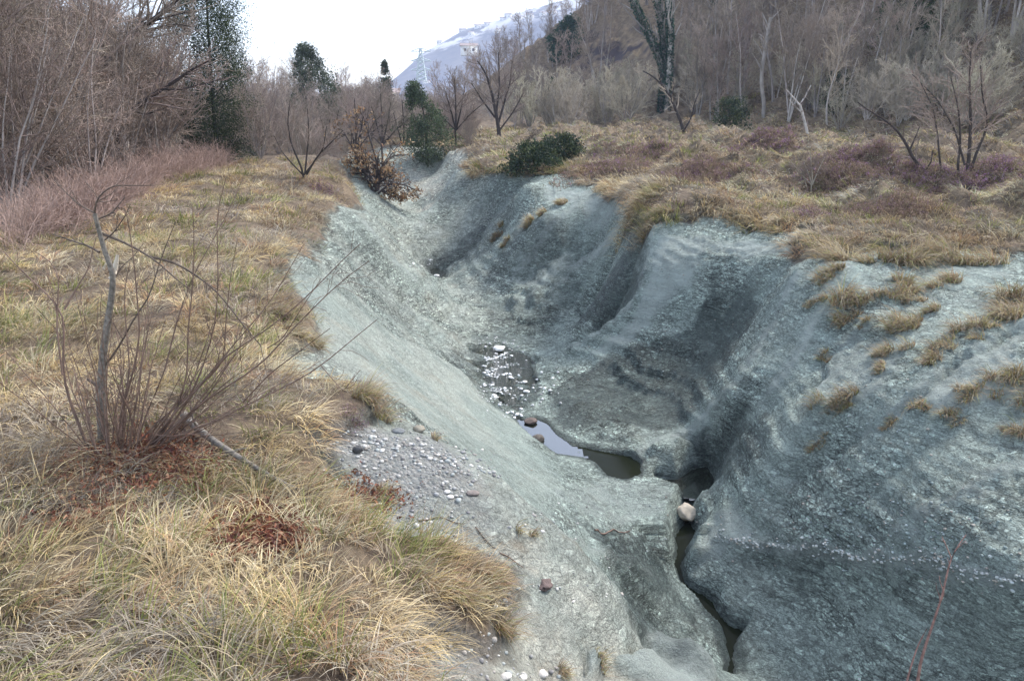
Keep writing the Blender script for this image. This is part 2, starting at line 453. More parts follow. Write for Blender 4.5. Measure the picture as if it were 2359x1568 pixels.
# pools: carve each basin and keep its banks above the water
def zlin(pts):
    """water height as a plane-ish ramp along y through measured (y, z) pairs"""
    pts = sorted(pts)
    ya = [q[0] for q in pts]; za = [q[1] for q in pts]
    return lambda y: np.interp(y, ya, za)
POOLS = []
def pool(name, uv, z0, z1=None, depth=0.25, bank=0.02, soft=False, wob=0.012, wf=9.0, shrink=0.0, beside=None):
    z1 = z0 if z1 is None else z1
    v0, v1 = min(q[1] for q in uv), max(q[1] for q in uv)
    poly = [at_z(u, v, z0 + (z1 - z0) * (v - v0) / (v1 - v0)) for u, v in uv]
    ya = [p[1] for p in poly]
    f = zlin([(min(ya), z1), (max(ya), z0)]) if z0 != z1 else (lambda y: np.full(np.shape(y), z0))
    jx = slice(*np.searchsorted(GX, [min(p[0] for p in poly) - 1.6, max(p[0] for p in poly) + 1.6]))
    jy = slice(*np.searchsorted(GY, [min(ya) - 1.6, max(ya) + 1.6]))
    x = XX[jy, jx]; y = YY[jy, jx]
    d = sdist(x, y, poly) + wob * fbm(x * wf, y * wf, 2, 120) + shrink
    w = f(y)
    h = HZ[jy, jx]
    inside = w - depth * sstep(0.0, -0.25, d) - 0.015
    outside = np.maximum(h, w + bank + 0.10 * np.clip(d, 0, 0.3))
    # pull banks that stand far above the rim down to it close by
    pull = w + bank + 2.2 * np.clip(d, 0, None)
    outside = np.minimum(outside, np.maximum(pull, w + bank)) * sstep(0.3, 0.05, d) + outside * (1 - sstep(0.3, 0.05, d))
    if beside is not None:
        outside = np.where(sdist(x, y, [at_z(u, v, z0) for u, v in beside]) < 0.03, h, outside)
    if soft:
        inside = np.where(h < w + 0.25, inside, h); outside = h
    HZ[jy, jx] = np.where(d < 0, inside, outside)
    POOLS.append((name, poly, f))
POOL_A = [(1186,960),(1214,968),(1236,964),(1258,973),(1282,1000),(1318,1024),(1342,1052),(1285,1048),(1235,1018),(1200,985)]
TAIL = [(1318,1024),(1360,1033),(1410,1042),(1452,1050),(1476,1066),(1476,1092),(1440,1106),(1402,1098),(1372,1066),(1342,1052)]
POOL_B = [(1508,1100),(1560,1103),(1592,1080),(1628,1072),(1646,1100),(1640,1136),(1602,1149),(1570,1134),(1512,1114)]
CHAN = [(1570,1152),(1602,1152),(1600,1192),(1613,1218),(1611,1250),(1590,1268),(1578,1296),(1586,1330),(1612,1352),(1652,1372),(1668,1408),(1700,1432),(1722,1445),(1706,1490),
        (1700,1568),(1660,1568),(1664,1500),(1648,1440),(1600,1385),(1558,1345),(1545,1295),(1545,1240),(1562,1190)]
RIFF = [(1095,806),(1170,800),(1212,822),(1226,868),(1238,915),(1190,940),(1130,900),(1100,865)]
FARA = [(988,616),(1008,614),(1030,628),(1020,642),(1004,650),(993,634)]
FARB = [(924,550),(952,545),(962,556),(934,562)]
pool('water', POOL_A, -6.24, beside=TAIL)
pool('water', TAIL, -6.246, beside=POOL_A)
pool('water', POOL_B, -6.38)
pool('water', CHAN, -6.56, -7.0, 0.2, 0.02, False, 0.05, 2.2, 0.07)
pool('water', RIFF, -6.19, None, 0.02, 0.01, True, 0.45, 1.3)
HZ = HZ + sstep(0.3, -0.3, sdist(XX, YY, POOLS[-1][1])) * (0.06 * fbm(XX * 2.5, YY * 2.5, 3, 140) + 0.012)
pool('water', FARA, -6.02, None, .1, .02, True)
pool('water', FARB, -5.96, None, .1, .02, True)

# ------------------------------------------------------------------ wetness, painted shade and tints of the clay
def patch(uvs, soft, seed=0, amp=0.25):
    poly = [hit(*q)[:2] for q in uvs]
    d = sdist(XX, YY, poly) + amp * fbm(XX * 1.2, YY * 1.2, 2, 130 + seed)
    return sstep(soft, -soft, d)
WET_SHADE = np.zeros_like(HZ)  # wet clay, with the shade of bowl, recess and undercuts painted dark
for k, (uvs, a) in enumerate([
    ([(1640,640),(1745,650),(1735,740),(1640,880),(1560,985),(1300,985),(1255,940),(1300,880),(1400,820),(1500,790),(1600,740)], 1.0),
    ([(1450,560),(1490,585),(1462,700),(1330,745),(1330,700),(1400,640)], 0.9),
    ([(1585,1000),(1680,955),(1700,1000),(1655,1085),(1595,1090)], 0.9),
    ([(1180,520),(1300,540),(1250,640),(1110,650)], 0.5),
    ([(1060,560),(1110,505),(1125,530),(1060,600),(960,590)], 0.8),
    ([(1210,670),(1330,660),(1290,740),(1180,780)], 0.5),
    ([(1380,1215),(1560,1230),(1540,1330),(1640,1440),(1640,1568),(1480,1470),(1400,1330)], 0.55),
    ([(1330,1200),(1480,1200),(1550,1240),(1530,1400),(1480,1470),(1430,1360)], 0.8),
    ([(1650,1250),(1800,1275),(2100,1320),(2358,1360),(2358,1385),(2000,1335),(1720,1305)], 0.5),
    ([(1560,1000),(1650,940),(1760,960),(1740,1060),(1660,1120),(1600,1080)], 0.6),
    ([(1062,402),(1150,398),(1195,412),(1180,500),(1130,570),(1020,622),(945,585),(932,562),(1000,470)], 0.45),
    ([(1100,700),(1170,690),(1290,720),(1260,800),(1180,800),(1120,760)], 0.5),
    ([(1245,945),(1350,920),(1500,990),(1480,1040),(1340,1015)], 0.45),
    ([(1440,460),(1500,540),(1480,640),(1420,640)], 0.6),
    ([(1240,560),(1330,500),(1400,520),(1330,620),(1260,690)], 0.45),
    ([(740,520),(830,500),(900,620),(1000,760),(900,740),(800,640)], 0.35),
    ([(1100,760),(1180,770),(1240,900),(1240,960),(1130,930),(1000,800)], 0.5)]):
    WET_SHADE = np.maximum(WET_SHADE, a * patch(uvs, 0.22, k))
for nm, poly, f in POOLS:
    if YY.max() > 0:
        WET_SHADE = np.maximum(WET_SHADE, 0.9 * sstep(0.22, 0.02, sdist(XX, YY, poly)) * sstep(0.18, 0.04, HZ - f(YY)))
GRV = np.maximum(patch([(735,1040),(790,985),(960,1000),(1100,1075),(1120,1120),(1000,1230),(900,1250),(790,1180)], 0.2, 20),
                 0.8 * patch([(960,1490),(1170,1420),(1150,1480),(1000,1540)], 0.12, 21))
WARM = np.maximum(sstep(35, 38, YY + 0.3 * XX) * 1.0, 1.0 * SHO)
WARM = np.maximum(WARM, 0.35 * sstep(1, -1, XX + 0.02 * YY))  # left side warmer than right: tint of the light put into the clay

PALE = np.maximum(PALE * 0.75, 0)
LPALE = inr * 1.8 * np.exp(-((side + 0.03) / 0.05) ** 2)
n1, n2 = XX.shape
gi = np.arange(n1 * n2).reshape(n1, n2)
GF = np.stack([gi[:-1, :-1], gi[:-1, 1:], gi[1:, 1:], gi[1:, :-1]], -1).reshape(-1, 4)
gme = np_mesh('ground', np.stack([XX, YY, HZ], -1).reshape(-1, 3), GF, cols=np.stack([VEG, WET_SHADE, GRV], -1).reshape(-1, 3), smooth=True)
ca = gme.color_attributes.new('tint2', 'FLOAT_COLOR', 'POINT')
EARTH = np.zeros_like(HZ)
for k, uvs in enumerate([[(1340,75),(1400,62),(1480,70),(1490,130),(1400,150),(1350,160),(1330,200),(1290,210),(1320,140)],
                         [(1210,215),(1300,190),(1320,215),(1230,260),(1190,290)]]):
    EARTH = np.maximum(EARTH, patch(uvs, 0.8, 30 + k, 1.0))
_rim = sdist(XX, YY, _re, False)
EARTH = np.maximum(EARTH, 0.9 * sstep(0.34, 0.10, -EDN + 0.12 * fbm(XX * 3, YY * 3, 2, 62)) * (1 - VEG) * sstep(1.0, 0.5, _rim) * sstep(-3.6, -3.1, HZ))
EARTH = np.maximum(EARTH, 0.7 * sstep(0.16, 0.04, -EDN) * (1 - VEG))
for k, (uvs, a) in enumerate([([(1515,545),(1640,545),(1600,640),(1520,720),(1440,790),(1340,830),(1450,740),(1490,640)], .75),
    ([(1745,780),(1770,800),(1680,940),(1580,1015),(1450,1050),(1450,1025),(1560,985),(1650,920)], .5), ([(1180,640),(1300,570),(1420,520),(1400,570),(1300,620),(1220,660)], .7),
    ([(1250,420),(1400,430),(1440,470),(1330,470),(1250,460)], .6), ([(1520,530),(1850,545),(1850,575),(1540,560)], .8), ([(1900,820),(1990,750),(2080,800),(2050,920),(1950,930),(1890,900)], .6),
    ([(2358,770),(2250,810),(2080,920),(2150,960),(2358,900)], .7), ([(1950,600),(2358,600),(2358,700),(2150,700),(2000,680)], .35), ([(1100,820),(1230,800),(1270,880),(1230,950),(1170,940)], .3),
    ([(1380,1085),(1560,1140),(1560,1220),(1400,1200),(1250,1120)], .5), ([(1650,1180),(1720,1180),(1740,1240),(1620,1300),(1600,1330),(1610,1250)], .7), ([(1330,1240),(1490,1305),(1480,1320),(1340,1262)], .9), ([(1430,1360),(1560,1440),(1530,1455),(1440,1400)], .8)]):
    PALE = np.maximum(PALE, a * patch(uvs, 0.18, 50 + k, 0.12) * (1 - 0.7 * WET_SHADE))
WARM = WARM * (1 - 0.9 * sstep(0.02, -0.04, _bl))
PALE = np.maximum(PALE, 0.95 * sstep(0.02, -0.04, _bl))
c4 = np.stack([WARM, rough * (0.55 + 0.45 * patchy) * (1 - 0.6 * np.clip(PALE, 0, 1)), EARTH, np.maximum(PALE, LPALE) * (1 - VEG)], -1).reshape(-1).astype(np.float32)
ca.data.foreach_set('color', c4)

# ------------------------------------------------------------------ materials
class NT:
    def __init__(s, name):
        s.m = bpy.data.materials.new(name); s.m.use_nodes = True
        s.t = s.m.node_tree; s.t.nodes.clear()
        s.o = s.t.nodes.new('ShaderNodeOutputMaterial')
    def n(s, typ, inp=None, **kw):
        x = s.t.nodes.new('ShaderNode' + typ)
        for k, v in kw.items(): setattr(x, k, v)
        for k, v in (inp or {}).items():
            sock = x.inputs[k]
            if isinstance(v, bpy.types.NodeSocket): s.t.links.new(v, sock)
            else: sock.default_value = v
        return x
    def mix(s, a, b, f, mode='MIX'):
        x = s.t.nodes.new('ShaderNodeMix'); x.data_type = 'RGBA'; x.blend_type = mode
        for sock, v in ((x.inputs[0], f), (x.inputs[6], a), (x.inputs[7], b)):
            if isinstance(v, bpy.types.NodeSocket): s.t.links.new(v, sock)
            elif isinstance(v, tuple): sock.default_value = (*v, 1)
            else: sock.default_value = v
        return x.outputs[2]
    def math(s, op, a, b=0.0, clamp=False):
        x = s.t.nodes.new('ShaderNodeMath'); x.operation = op; x.use_clamp = clamp
        for i, v in enumerate((a, b)):
            if isinstance(v, bpy.types.NodeSocket): s.t.links.new(v, x.inputs[i])
            else: x.inputs[i].default_value = v
        return x.outputs[0]
    def ramp(s, f, stops):
        x = s.t.nodes.new('ShaderNodeValToRGB'); s.t.links.new(f, x.inputs[0])
        e = x.color_ramp.elements
        while len(e) < len(stops): e.new(0.5)
        for k, (p, c) in enumerate(stops):
            e[k].position = p
            e[k].color = (*c, 1) if isinstance(c, tuple) else (c, c, c, 1)
        return x.outputs[0]
    def noise(s, vec, scale, detail=4, rough=0.6, dist=0.0):
        return s.n('TexNoise', {'Vector': vec, 'Scale': scale, 'Detail': detail, 'Roughness': rough, 'Distortion': dist}).outputs['Fac']
    def done(s, shader):
        s.t.links.new(shader, s.o.inputs[0]); return s.m

def simple(name, col, rough=0.85, var=0.25, scale=6.0, tint=False, objvar=0.0, trans=0.0, bump=0.0):
    t = NT(name)
    geo = t.n('NewGeometry')
    nz = t.noise(geo.outputs['Position'], scale, 3)
    if tint:
        base = t.n('Attribute', attribute_name='tint').outputs['Color']
    else:
        base = t.n('RGB').outputs[0]; base.default_value = (*col, 1)
    c = t.mix(base, t.ramp(nz, [(0.3, 1 - var), (0.7, 1 + var)]), 1.0, 'MULTIPLY')
    if objvar:
        oi = t.n('ObjectInfo').outputs['Random']
        hs = t.n('HueSaturation', {'Color': c, 'Hue': t.math('ADD', 0.5 - objvar * 0.06, t.math('MULTIPLY', oi, objvar * 0.12)),
                                   'Value': t.math('ADD', 1 - objvar, t.math('MULTIPLY', t.math('FRACT', t.math('MULTIPLY', oi, 7.31)), 2 * objvar))})
        c = hs.outputs[0]
    inp = {'Base Color': c, 'Roughness': rough, 'Specular IOR Level': 0.25}
    b = t.n('BsdfPrincipled', inp)
    if bump:
        bp = t.n('Bump', {'Height': t.noise(geo.outputs['Position'], scale * 6, 4), 'Distance': bump, 'Strength': 1.0})
        t.t.links.new(bp.outputs[0], b.inputs['Normal'])
    sh = b.outputs[0]
    if trans:
        tr = t.n('BsdfTranslucent', {'Color': c})
        sh = t.n('MixShader', {0: trans, 1: sh, 2: tr.outputs[0]}).outputs[0]
    return t.done(sh)

def ground_material():
    t = NT('clay_and_turf')
    pos = t.n('NewGeometry').outputs['Position']
    a1 = t.n('SeparateColor', {0: t.n('Attribute', attribute_name='tint').outputs['Color']})
    a2 = t.n('SeparateColor', {0: t.n('Attribute', attribute_name='tint2').outputs['Color']})
    veg, wet, grv = a1.outputs[0], a1.outputs[1], a1.outputs[2]  # wet also carries the shade painted into the hollows
    warm, rgh, earth = a2.outputs[0], a2.outputs[1], a2.outputs[2]
    pale = t.n('Attribute', attribute_name='tint2').outputs['Alpha']
    flat = t.n('Mapping', {'Vector': pos, 'Rotation': (0.05, 0.10, 0), 'Scale': (0.75, 0.75, 2.2)}).outputs[0]
    nL = t.noise(pos, 0.5, 4)
    nM = t.noise(pos, 3.0, 5, 0.65)
    nF = t.noise(pos, 24.0, 6, 0.8)
    nG = t.noise(pos, 60.0, 3, 0.7)
    # bedding, slightly tilted and warped
    mp = t.n('Mapping', {'Vector': pos, 'Rotation': (0.05, 0.10, 0), 'Scale': (0.30, 0.30, 3.6)})
    bed = t.noise(mp.outputs[0], 2.4, 5, 0.7, 0.5)
    # downslope streaks on the smooth left slope
    ms = t.n('Mapping', {'Vector': pos, 'Rotation': (0, 0, 0.62), 'Scale': (0.25, 2.6, 2.6)})
    stk = t.noise(ms.outputs[0], 1.6, 5, 0.65, 0.3)
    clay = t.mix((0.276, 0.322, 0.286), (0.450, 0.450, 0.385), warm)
    clay = t.mix(clay, (0.236, 0.284, 0.254), t.ramp(nL, [(0.46, 0.0), (0.54, 0.55)]))
    clay = t.mix(clay, t.ramp(stk, [(0.30, 0.82), (0.52, 1.0), (0.72, 1.16)]), 0.7, 'MULTIPLY')
    clay = t.mix(clay, t.ramp(bed, [(0.34, 0.85), (0.5, 1.0), (0.66, 1.08)]), t.math('MULTIPLY', rgh, 0.6), 'MULTIPLY')
    clay = t.mix(clay, t.ramp(nM, [(0.32, 0.80), (0.5, 1.0), (0.7, 1.12)]), 0.6, 'MULTIPLY')
    speck = t.ramp(nF, [(0.36, 0.40), (0.47, 0.95), (0.56, 1.05), (0.68, 1.55)])
    nC = t.noise(flat, 7.0, 5, 0.75)
    patchn = t.ramp(t.noise(flat, 1.3, 5, 0.7), [(0.36, 0.45), (0.50, 1.0)])
    rg2 = t.math('MULTIPLY', rgh, patchn)
    # crumbling chips: every cell its own tone, dark joints between
    warp = t.n('VectorMath', {0: flat}, operation='ADD')
    wn_ = t.n('VectorMath', operation='SCALE'); t.t.links.new(t.n('TexNoise', {'Vector': pos, 'Scale': 14.0, 'Detail': 3.0}).outputs['Color'], wn_.inputs[0]); wn_.inputs['Scale'].default_value = 0.07
    t.t.links.new(wn_.outputs[0], warp.inputs[1])
    cells = []
    for sc_ in (12.0, 27.0):
        v1 = t.n('TexVoronoi', {'Vector': warp.outputs[0], 'Scale': sc_})
        v2 = t.n('TexVoronoi', {'Vector': warp.outputs[0], 'Scale': sc_}, feature='DISTANCE_TO_EDGE')
        cells.append((t.n('SeparateColor', {0: v1.outputs['Color']}).outputs[0], v2.outputs['Distance']))
    for (cc, ee), am in zip(cells, (0.8, 0.75)):
        tone = t.mix(t.ramp(cc, [(0.0, 0.52), (0.5, 0.95), (0.85, 1.15), (1.0, 1.75)]), t.ramp(ee, [(0.0, 0.30), (0.12, 1.0)]), 1.0, 'MULTIPLY')
        clay = t.mix(clay, tone, t.math('MULTIPLY', t.math('ADD', t.math('MULTIPLY', rg2, am), 0.10), 1.0), 'MULTIPLY')
    clay = t.mix(clay, t.ramp(nC, [(0.40, 0.62), (0.5, 1.0), (0.60, 1.18)]), t.math('MULTIPLY', rgh, 0.6), 'MULTIPLY')
    clay = t.mix(clay, (2.28, 2.28, 2.24), rgh, 'MULTIPLY')
    # thin dark partings along the bedding
    zz = t.n('SeparateXYZ', {0: pos})
    ph = t.math('ADD', t.math('MULTIPLY', zz.outputs[2], 5.2), t.math('ADD', t.math('MULTIPLY', zz.outputs[0], 0.25), t.math('MULTIPLY', t.noise(pos, 1.1, 3), 1.6)))
    line = t.ramp(t.math('ABSOLUTE', t.math('SUBTRACT', t.math('FRACT', ph), 0.5)), [(0.0, 0.35), (0.07, 1.0)])
    clay = t.mix(clay, line, t.math('MULTIPLY', rgh, t.ramp(t.noise(flat, 2.1, 3), [(0.42, 0.0), (0.54, 0.9)])), 'MULTIPLY')
    ph2 = t.math('ADD', t.math('MULTIPLY', zz.outputs[2], 13.0), t.math('ADD', t.math('MULTIPLY', zz.outputs[0], 0.6), t.math('MULTIPLY', t.noise(pos, 2.3, 4), 2.6)))
    line2 = t.ramp(t.math('ABSOLUTE', t.math('SUBTRACT', t.math('FRACT', ph2), 0.5)), [(0.0, 0.40), (0.14, 1.06)])
    clay = t.mix(clay, line2, t.math('MULTIPLY', rgh, t.ramp(t.noise(flat, 1.1, 4), [(0.44, 0.0), (0.56, 0.7)])), 'MULTIPLY')
    clay = t.mix(clay, speck, t.math('ADD', 0.28, t.math('MULTIPLY', rgh, 0.62)), 'MULTIPLY')
    clay = t.mix(clay, t.ramp(nG, [(0.35, 0.72), (0.65, 1.28)]), 0.6, 'MULTIPLY')
    clay = t.mix(clay, (0.36, 0.29, 0.20), t.math('MULTIPLY', t.ramp(t.noise(pos, 1.1, 5, 0.7), [(0.54, 0.0), (0.72, 0.6)]), t.math('ADD', warm, 0.15)))
    ns = t.math('SUBTRACT', t.noise(pos, 5.0, 5, 0.75), 0.5)
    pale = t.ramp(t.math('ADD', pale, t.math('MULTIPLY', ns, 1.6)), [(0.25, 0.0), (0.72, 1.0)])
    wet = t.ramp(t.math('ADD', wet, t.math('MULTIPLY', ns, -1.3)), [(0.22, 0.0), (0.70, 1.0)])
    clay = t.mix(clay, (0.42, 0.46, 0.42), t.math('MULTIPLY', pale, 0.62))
    # wet clay, and the painted shade of the hollows
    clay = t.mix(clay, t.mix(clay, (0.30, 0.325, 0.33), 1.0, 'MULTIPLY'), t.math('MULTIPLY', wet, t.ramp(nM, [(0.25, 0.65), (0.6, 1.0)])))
    # gravelly top of the shoulder
    vor = t.n('TexVoronoi', {'Vector': pos, 'Scale': 24.0, 'Randomness': 1.0})
    gcol = t.mix((0.30, 0.31, 0.30), (0.52, 0.50, 0.47), t.ramp(vor.outputs['Color'], [(0.35, 0.0), (0.8, 1.0)]))
    gcol = t.mix(gcol, (0.14, 0.11, 0.10), t.ramp(nF, [(0.46, 0.0), (0.62, 0.75)]))
    clay = t.mix(clay, gcol, t.math('MULTIPLY', grv, 0.75))
    # soil under the turf
    soil = t.mix((0.085, 0.060, 0.042), (0.22, 0.165, 0.105), t.ramp(nM, [(0.35, 0.0), (0.65, 1.0)]))
    soil = t.mix(soil, t.ramp(nF, [(0.35, 0.6), (0.65, 1.35)]), 0.8, 'MULTIPLY')
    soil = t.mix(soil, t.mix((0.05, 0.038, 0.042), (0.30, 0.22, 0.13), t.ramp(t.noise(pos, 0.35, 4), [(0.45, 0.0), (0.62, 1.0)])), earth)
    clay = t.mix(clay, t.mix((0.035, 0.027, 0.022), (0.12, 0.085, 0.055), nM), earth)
    col = t.mix(clay, soil, veg)
    hgt = t.math('ADD', t.math('MULTIPLY', nF, t.math('ADD', 0.35, t.math('MULTIPLY', rgh, 1.0))), t.math('MULTIPLY', nG, 0.2))
    hgt = t.math('ADD', hgt, t.math('MULTIPLY', bed, t.math('MULTIPLY', rgh, 1.2)))
    hgt = t.math('ADD', hgt, t.math('MULTIPLY', stk, 0.4))
    hgt = t.math('ADD', hgt, t.math('MULTIPLY', nC, t.math('MULTIPLY', rgh, 1.2)))
    for cc, ee in cells:
        hgt = t.math('ADD', hgt, t.math('MULTIPLY', t.math('ADD', cc, t.math('MINIMUM', t.math('MULTIPLY', ee, 6.0), 0.8)), t.math('MULTIPLY', rg2, 0.30)))
    hgt = t.math('ADD', hgt, t.math('MULTIPLY', t.math('MULTIPLY', vor.outputs['Distance'], -0.6), grv))
    bp = t.n('Bump', {'Height': hgt, 'Distance': 0.11, 'Strength': 1.0})
    rg = t.math('SUBTRACT', 0.9, t.math('MULTIPLY', wet, 0.42))
    b = t.n('BsdfPrincipled', {'Base Color': col, 'Roughness': rg, 'Specular IOR Level': 0.3, 'Normal': bp.outputs[0]})
    return t.done(b.outputs[0])

def water_material(ripple=0.0, rgh=0.03, dull=0.5, deep=1.0, ior=1.33):
    t = NT('pool_water')
    pos = t.n('NewGeometry').outputs['Position']
    nz = t.noise(pos, 1.2, 3)
    col = t.mix((0.012 * deep, 0.016 * deep, 0.009 * deep), (0.026 * deep, 0.030 * deep, 0.016 * deep), nz)
    h = t.noise(pos, 14.0 if ripple else 3.0, 4, 0.7)
    bp = t.n('Bump', {'Height': h, 'Distance': 0.05 if ripple else 0.002, 'Strength': 1.0})
    b = t.n('BsdfPrincipled', {'Base Color': col, 'Roughness': rgh, 'IOR': ior, 'Specular IOR Level': dull, 'Normal': bp.outputs[0]})
    return t.done(b.outputs[0])

M_GROUND = ground_material()
M_WATER = water_material(0, .02, 0.6, .4, 2.1)
M_RIFFLE = water_material(1.0)
M_RUN = water_material(0.0, 0.06, 0.04, .6)
M_BLADE = simple('dry_grass', (1, 1, 1), 0.75, 0.25, 1.2, tint=True, trans=0.25)
M_LEAF = simple('leaf', (1, 1, 1), 0.7, 0.2, 2.0, tint=True, trans=0.2)
M_BARK = simple('bark', (0.115, 0.088, 0.070), 0.9, 0.35, 25.0, bump=0.004)
M_BARKD = simple('dark_bark', (0.050, 0.040, 0.036), 0.9, 0.35, 6.0, objvar=0.2)
M_BARKF = simple('forest_bark', (0.27, 0.24, 0.22), 0.9, 0.3, 2.0, objvar=0.35)
M_TWIG = simple('twigs', (0.265, 0.210, 0.172), 0.9, 0.3, 1.0, objvar=0.35)
M_TWIGP = simple('pale_twigs', (0.38, 0.335, 0.255), 0.9, 0.3, 1.0, objvar=0.25)
M_TWIGR = simple('red_twigs', (0.33, 0.225, 0.195), 0.9, 0.3, 1.5, objvar=0.25)
M_STEM = simple('shrub_stems', (0.165, 0.110, 0.085), 0.8, 0.3, 10.0)
M_PALEB = simple('pale_bark', (0.42, 0.38, 0.34), 0.9, 0.3, 4.0)
M_PALE = simple('pale_wood', (0.62, 0.55, 0.45), 0.8, 0.15, 20.0)
M_LICHEN = simple('lichen_bark', (0.19, 0.17, 0.145), 0.95, 0.5, 30.0, bump=0.004)
M_STONE = simple('stone', (1, 1, 1), 0.85, 0.25, 14.0, tint=True, bump=0.006)
link('ground', gme, M_GROUND)['kind'] = 'structure'

def water_objects():
    for nm, poly, f in POOLS:
        poly = np.array(poly)
        x0, y0 = poly[:, 0].min() - 0.35, poly[:, 1].min() - 0.35
        x1, y1 = poly[:, 0].max() + 0.35, poly[:, 1].max() + 0.35
        st = 0.08 if poly[:, 1].mean() < 22 else 0.2
        gx = np.arange(x0, x1 + st, st); gy = np.arange(y0, y1 + st, st)
        X, Y = np.meshgrid(gx, gy)
        Z = f(Y)
        d = sdist(X, Y, poly)
        id_ = np.arange(X.size).reshape(X.shape)
        F = np.stack([id_[:-1, :-1], id_[:-1, 1:], id_[1:, 1:], id_[1:, :-1]], -1).reshape(-1, 4)
        ok = (d.ravel()[F] < 0.12).all(1)
        rif = poly[:, 1].mean() > 17
        me = np_mesh(nm, np.stack([X, Y, Z], -1).reshape(-1, 3), F[ok], smooth=True)
        link('water', me, M_RIFFLE if rif else (M_RUN if (f(0.0) != f(99.0) or abs(float(f(0.0)) + 6.246) < 1e-3) else M_WATER))['kind'] = 'structure'
water_objects()

# ------------------------------------------------------------------ tubes, branching
def frames(PL):
    T = np.gradient(PL, axis=1)
    T /= np.linalg.norm(T, axis=2, keepdims=True) + 1e-9
    ref = np.where(np.abs(T[..., 2:3]) > 0.9, np.array([1.0, 0, 0]), np.array([0, 0, 1.0]))
    A = np.cross(T, ref); A /= np.linalg.norm(A, axis=2, keepdims=True) + 1e-9
    return T, A, np.cross(T, A)

def tubes(PL, R, k=3):
    n, m, _ = PL.shape
    T, A, B = frames(PL)
    th = np.arange(k) * 2 * np.pi / k
    V = PL[:, :, None, :] + R[:, :, None, None] * (np.cos(th)[None, None, :, None] * A[:, :, None, :] + np.sin(th)[None, None, :, None] * B[:, :, None, :])
    V = V.reshape(-1, 3)
    i = np.arange(n)[:, None, None] * m * k + np.arange(m - 1)[None, :, None] * k + np.arange(k)[None, None, :]
    j = np.arange(n)[:, None, None] * m * k + np.arange(m - 1)[None, :, None] * k + ((np.arange(k) + 1) % k)[None, None, :]
    return V, np.stack([i, j, j + k, i + k], -1).reshape(-1, 4)

def join(parts):
    V, F, o = [], [], 0
    for v, f in parts:
        V.append(v); F.append(f + o); o += len(v)
    return np.concatenate(V), np.concatenate(F)

def grow(rng, start, d0, L, r0, r1, m=5, up=0.0, wig=0.2):
    n = len(start)
    d = d0 / (np.linalg.norm(d0, axis=1, keepdims=True) + 1e-9)
    PL = np.empty((n, m, 3)); PL[:, 0] = start
    for s in range(1, m):
        d = d + rng.normal(0, wig, (n, 3)); d[:, 2] += up
        d /= np.linalg.norm(d, axis=1, keepdims=True) + 1e-9
        PL[:, s] = PL[:, s - 1] + d * (L / (m - 1))[:, None]
    tt = np.linspace(0, 1, m)[None, :]
    return PL, r0[:, None] * (1 - tt) + r1[:, None] * tt

def kids(rng, PL, R, per, t0, t1, ang, lf, m=4, up=0.06, wig=0.22, rf=0.6, tip=0.25, minr=0.0):
    n, M, _ = PL.shape
    t = rng.uniform(t0, t1, (n, per)); pi = np.repeat(np.arange(n), per); t = t.ravel()
    s = t * (M - 1); i = np.clip(s.astype(int), 0, M - 2); f = (s - i)[:, None]
    p = PL[pi, i] * (1 - f) + PL[pi, i + 1] * f
    T = PL[pi, i + 1] - PL[pi, i]; T /= np.linalg.norm(T, axis=1, keepdims=True) + 1e-9
    q = rng.normal(0, 1, T.shape); q -= (q * T).sum(1, keepdims=True) * T; q /= np.linalg.norm(q, axis=1, keepdims=True) + 1e-9
    a = np.radians(rng.normal(ang, ang * 0.25, len(t)))[:, None]
    d = np.cos(a) * T + np.sin(a) * q
    Lp = np.linalg.norm(np.diff(PL, axis=1), axis=2).sum(1)[pi]
    L = Lp * lf * (1 - 0.55 * t) * rng.uniform(0.6, 1.2, len(t))
    r = np.maximum((R[pi, i] * (1 - f[:, 0]) + R[pi, i + 1] * f[:, 0]) * rf, minr)
    return grow(rng, p, d, L, r, np.maximum(r * tip, minr), m, up, wig)

def bare_tree_meshes(seed, h, r, stems=1, spread=0.15, dens=1.0, form='tall', twig=0.006, levels=3):
    rng = np.random.default_rng(seed)
    a = rng.uniform(0, 2 * np.pi, stems); sp = spread * rng.uniform(0.4, 1.3, stems)
    d = np.stack([np.cos(a) * sp, np.sin(a) * sp, np.ones(stems)], 1)
    st = np.stack([np.cos(a) * r * 1.1 * (stems > 1), np.sin(a) * r * 1.1 * (stems > 1), np.full(stems, -0.25)], 1)
    L = h * rng.uniform(0.72, 1.0, stems); L[0] = h
    T, TR = grow(rng, st, d, L, np.full(stems, r), np.full(stems, r * 0.15), 9, 0.03, 0.07)
    tr = tubes(T, TR, 6)
    if form == 'tall':
        B1 = kids(rng, T, TR, int(16 * dens), 0.25, 0.97, 38, 0.42, 5, 0.10, 0.16, 0.5, 0.25, twig * 1.6)
    elif form == 'broad':
        B1 = kids(rng, T, TR, int(11 * dens), 0.22, 0.9, 52, 0.62, 6, 0.08, 0.20, 0.6, 0.2, twig * 1.6)
    else:
        B1 = kids(rng, T, TR, int(7 * dens), 0.08, 0.95, 32, 0.55, 5, 0.05, 0.2, 0.6, 0.25, twig * 1.4)
    B2 = kids(rng, *B1, 7, 0.15, 1.0, 40, 0.48, 4, 0.07, 0.22, 0.6, 0.3, twig)
    parts = [tubes(*B1, 4), tubes(*B2, 3)]
    if levels > 2:
        B3 = kids(rng, *B2, 6, 0.1, 1.0, 42, 0.55, 3, 0.05, 0.25, 0.7, 0.4, twig * 0.75)
        parts.append(tubes(*B3, 3))
    cr = join(parts)
    return tr, cr

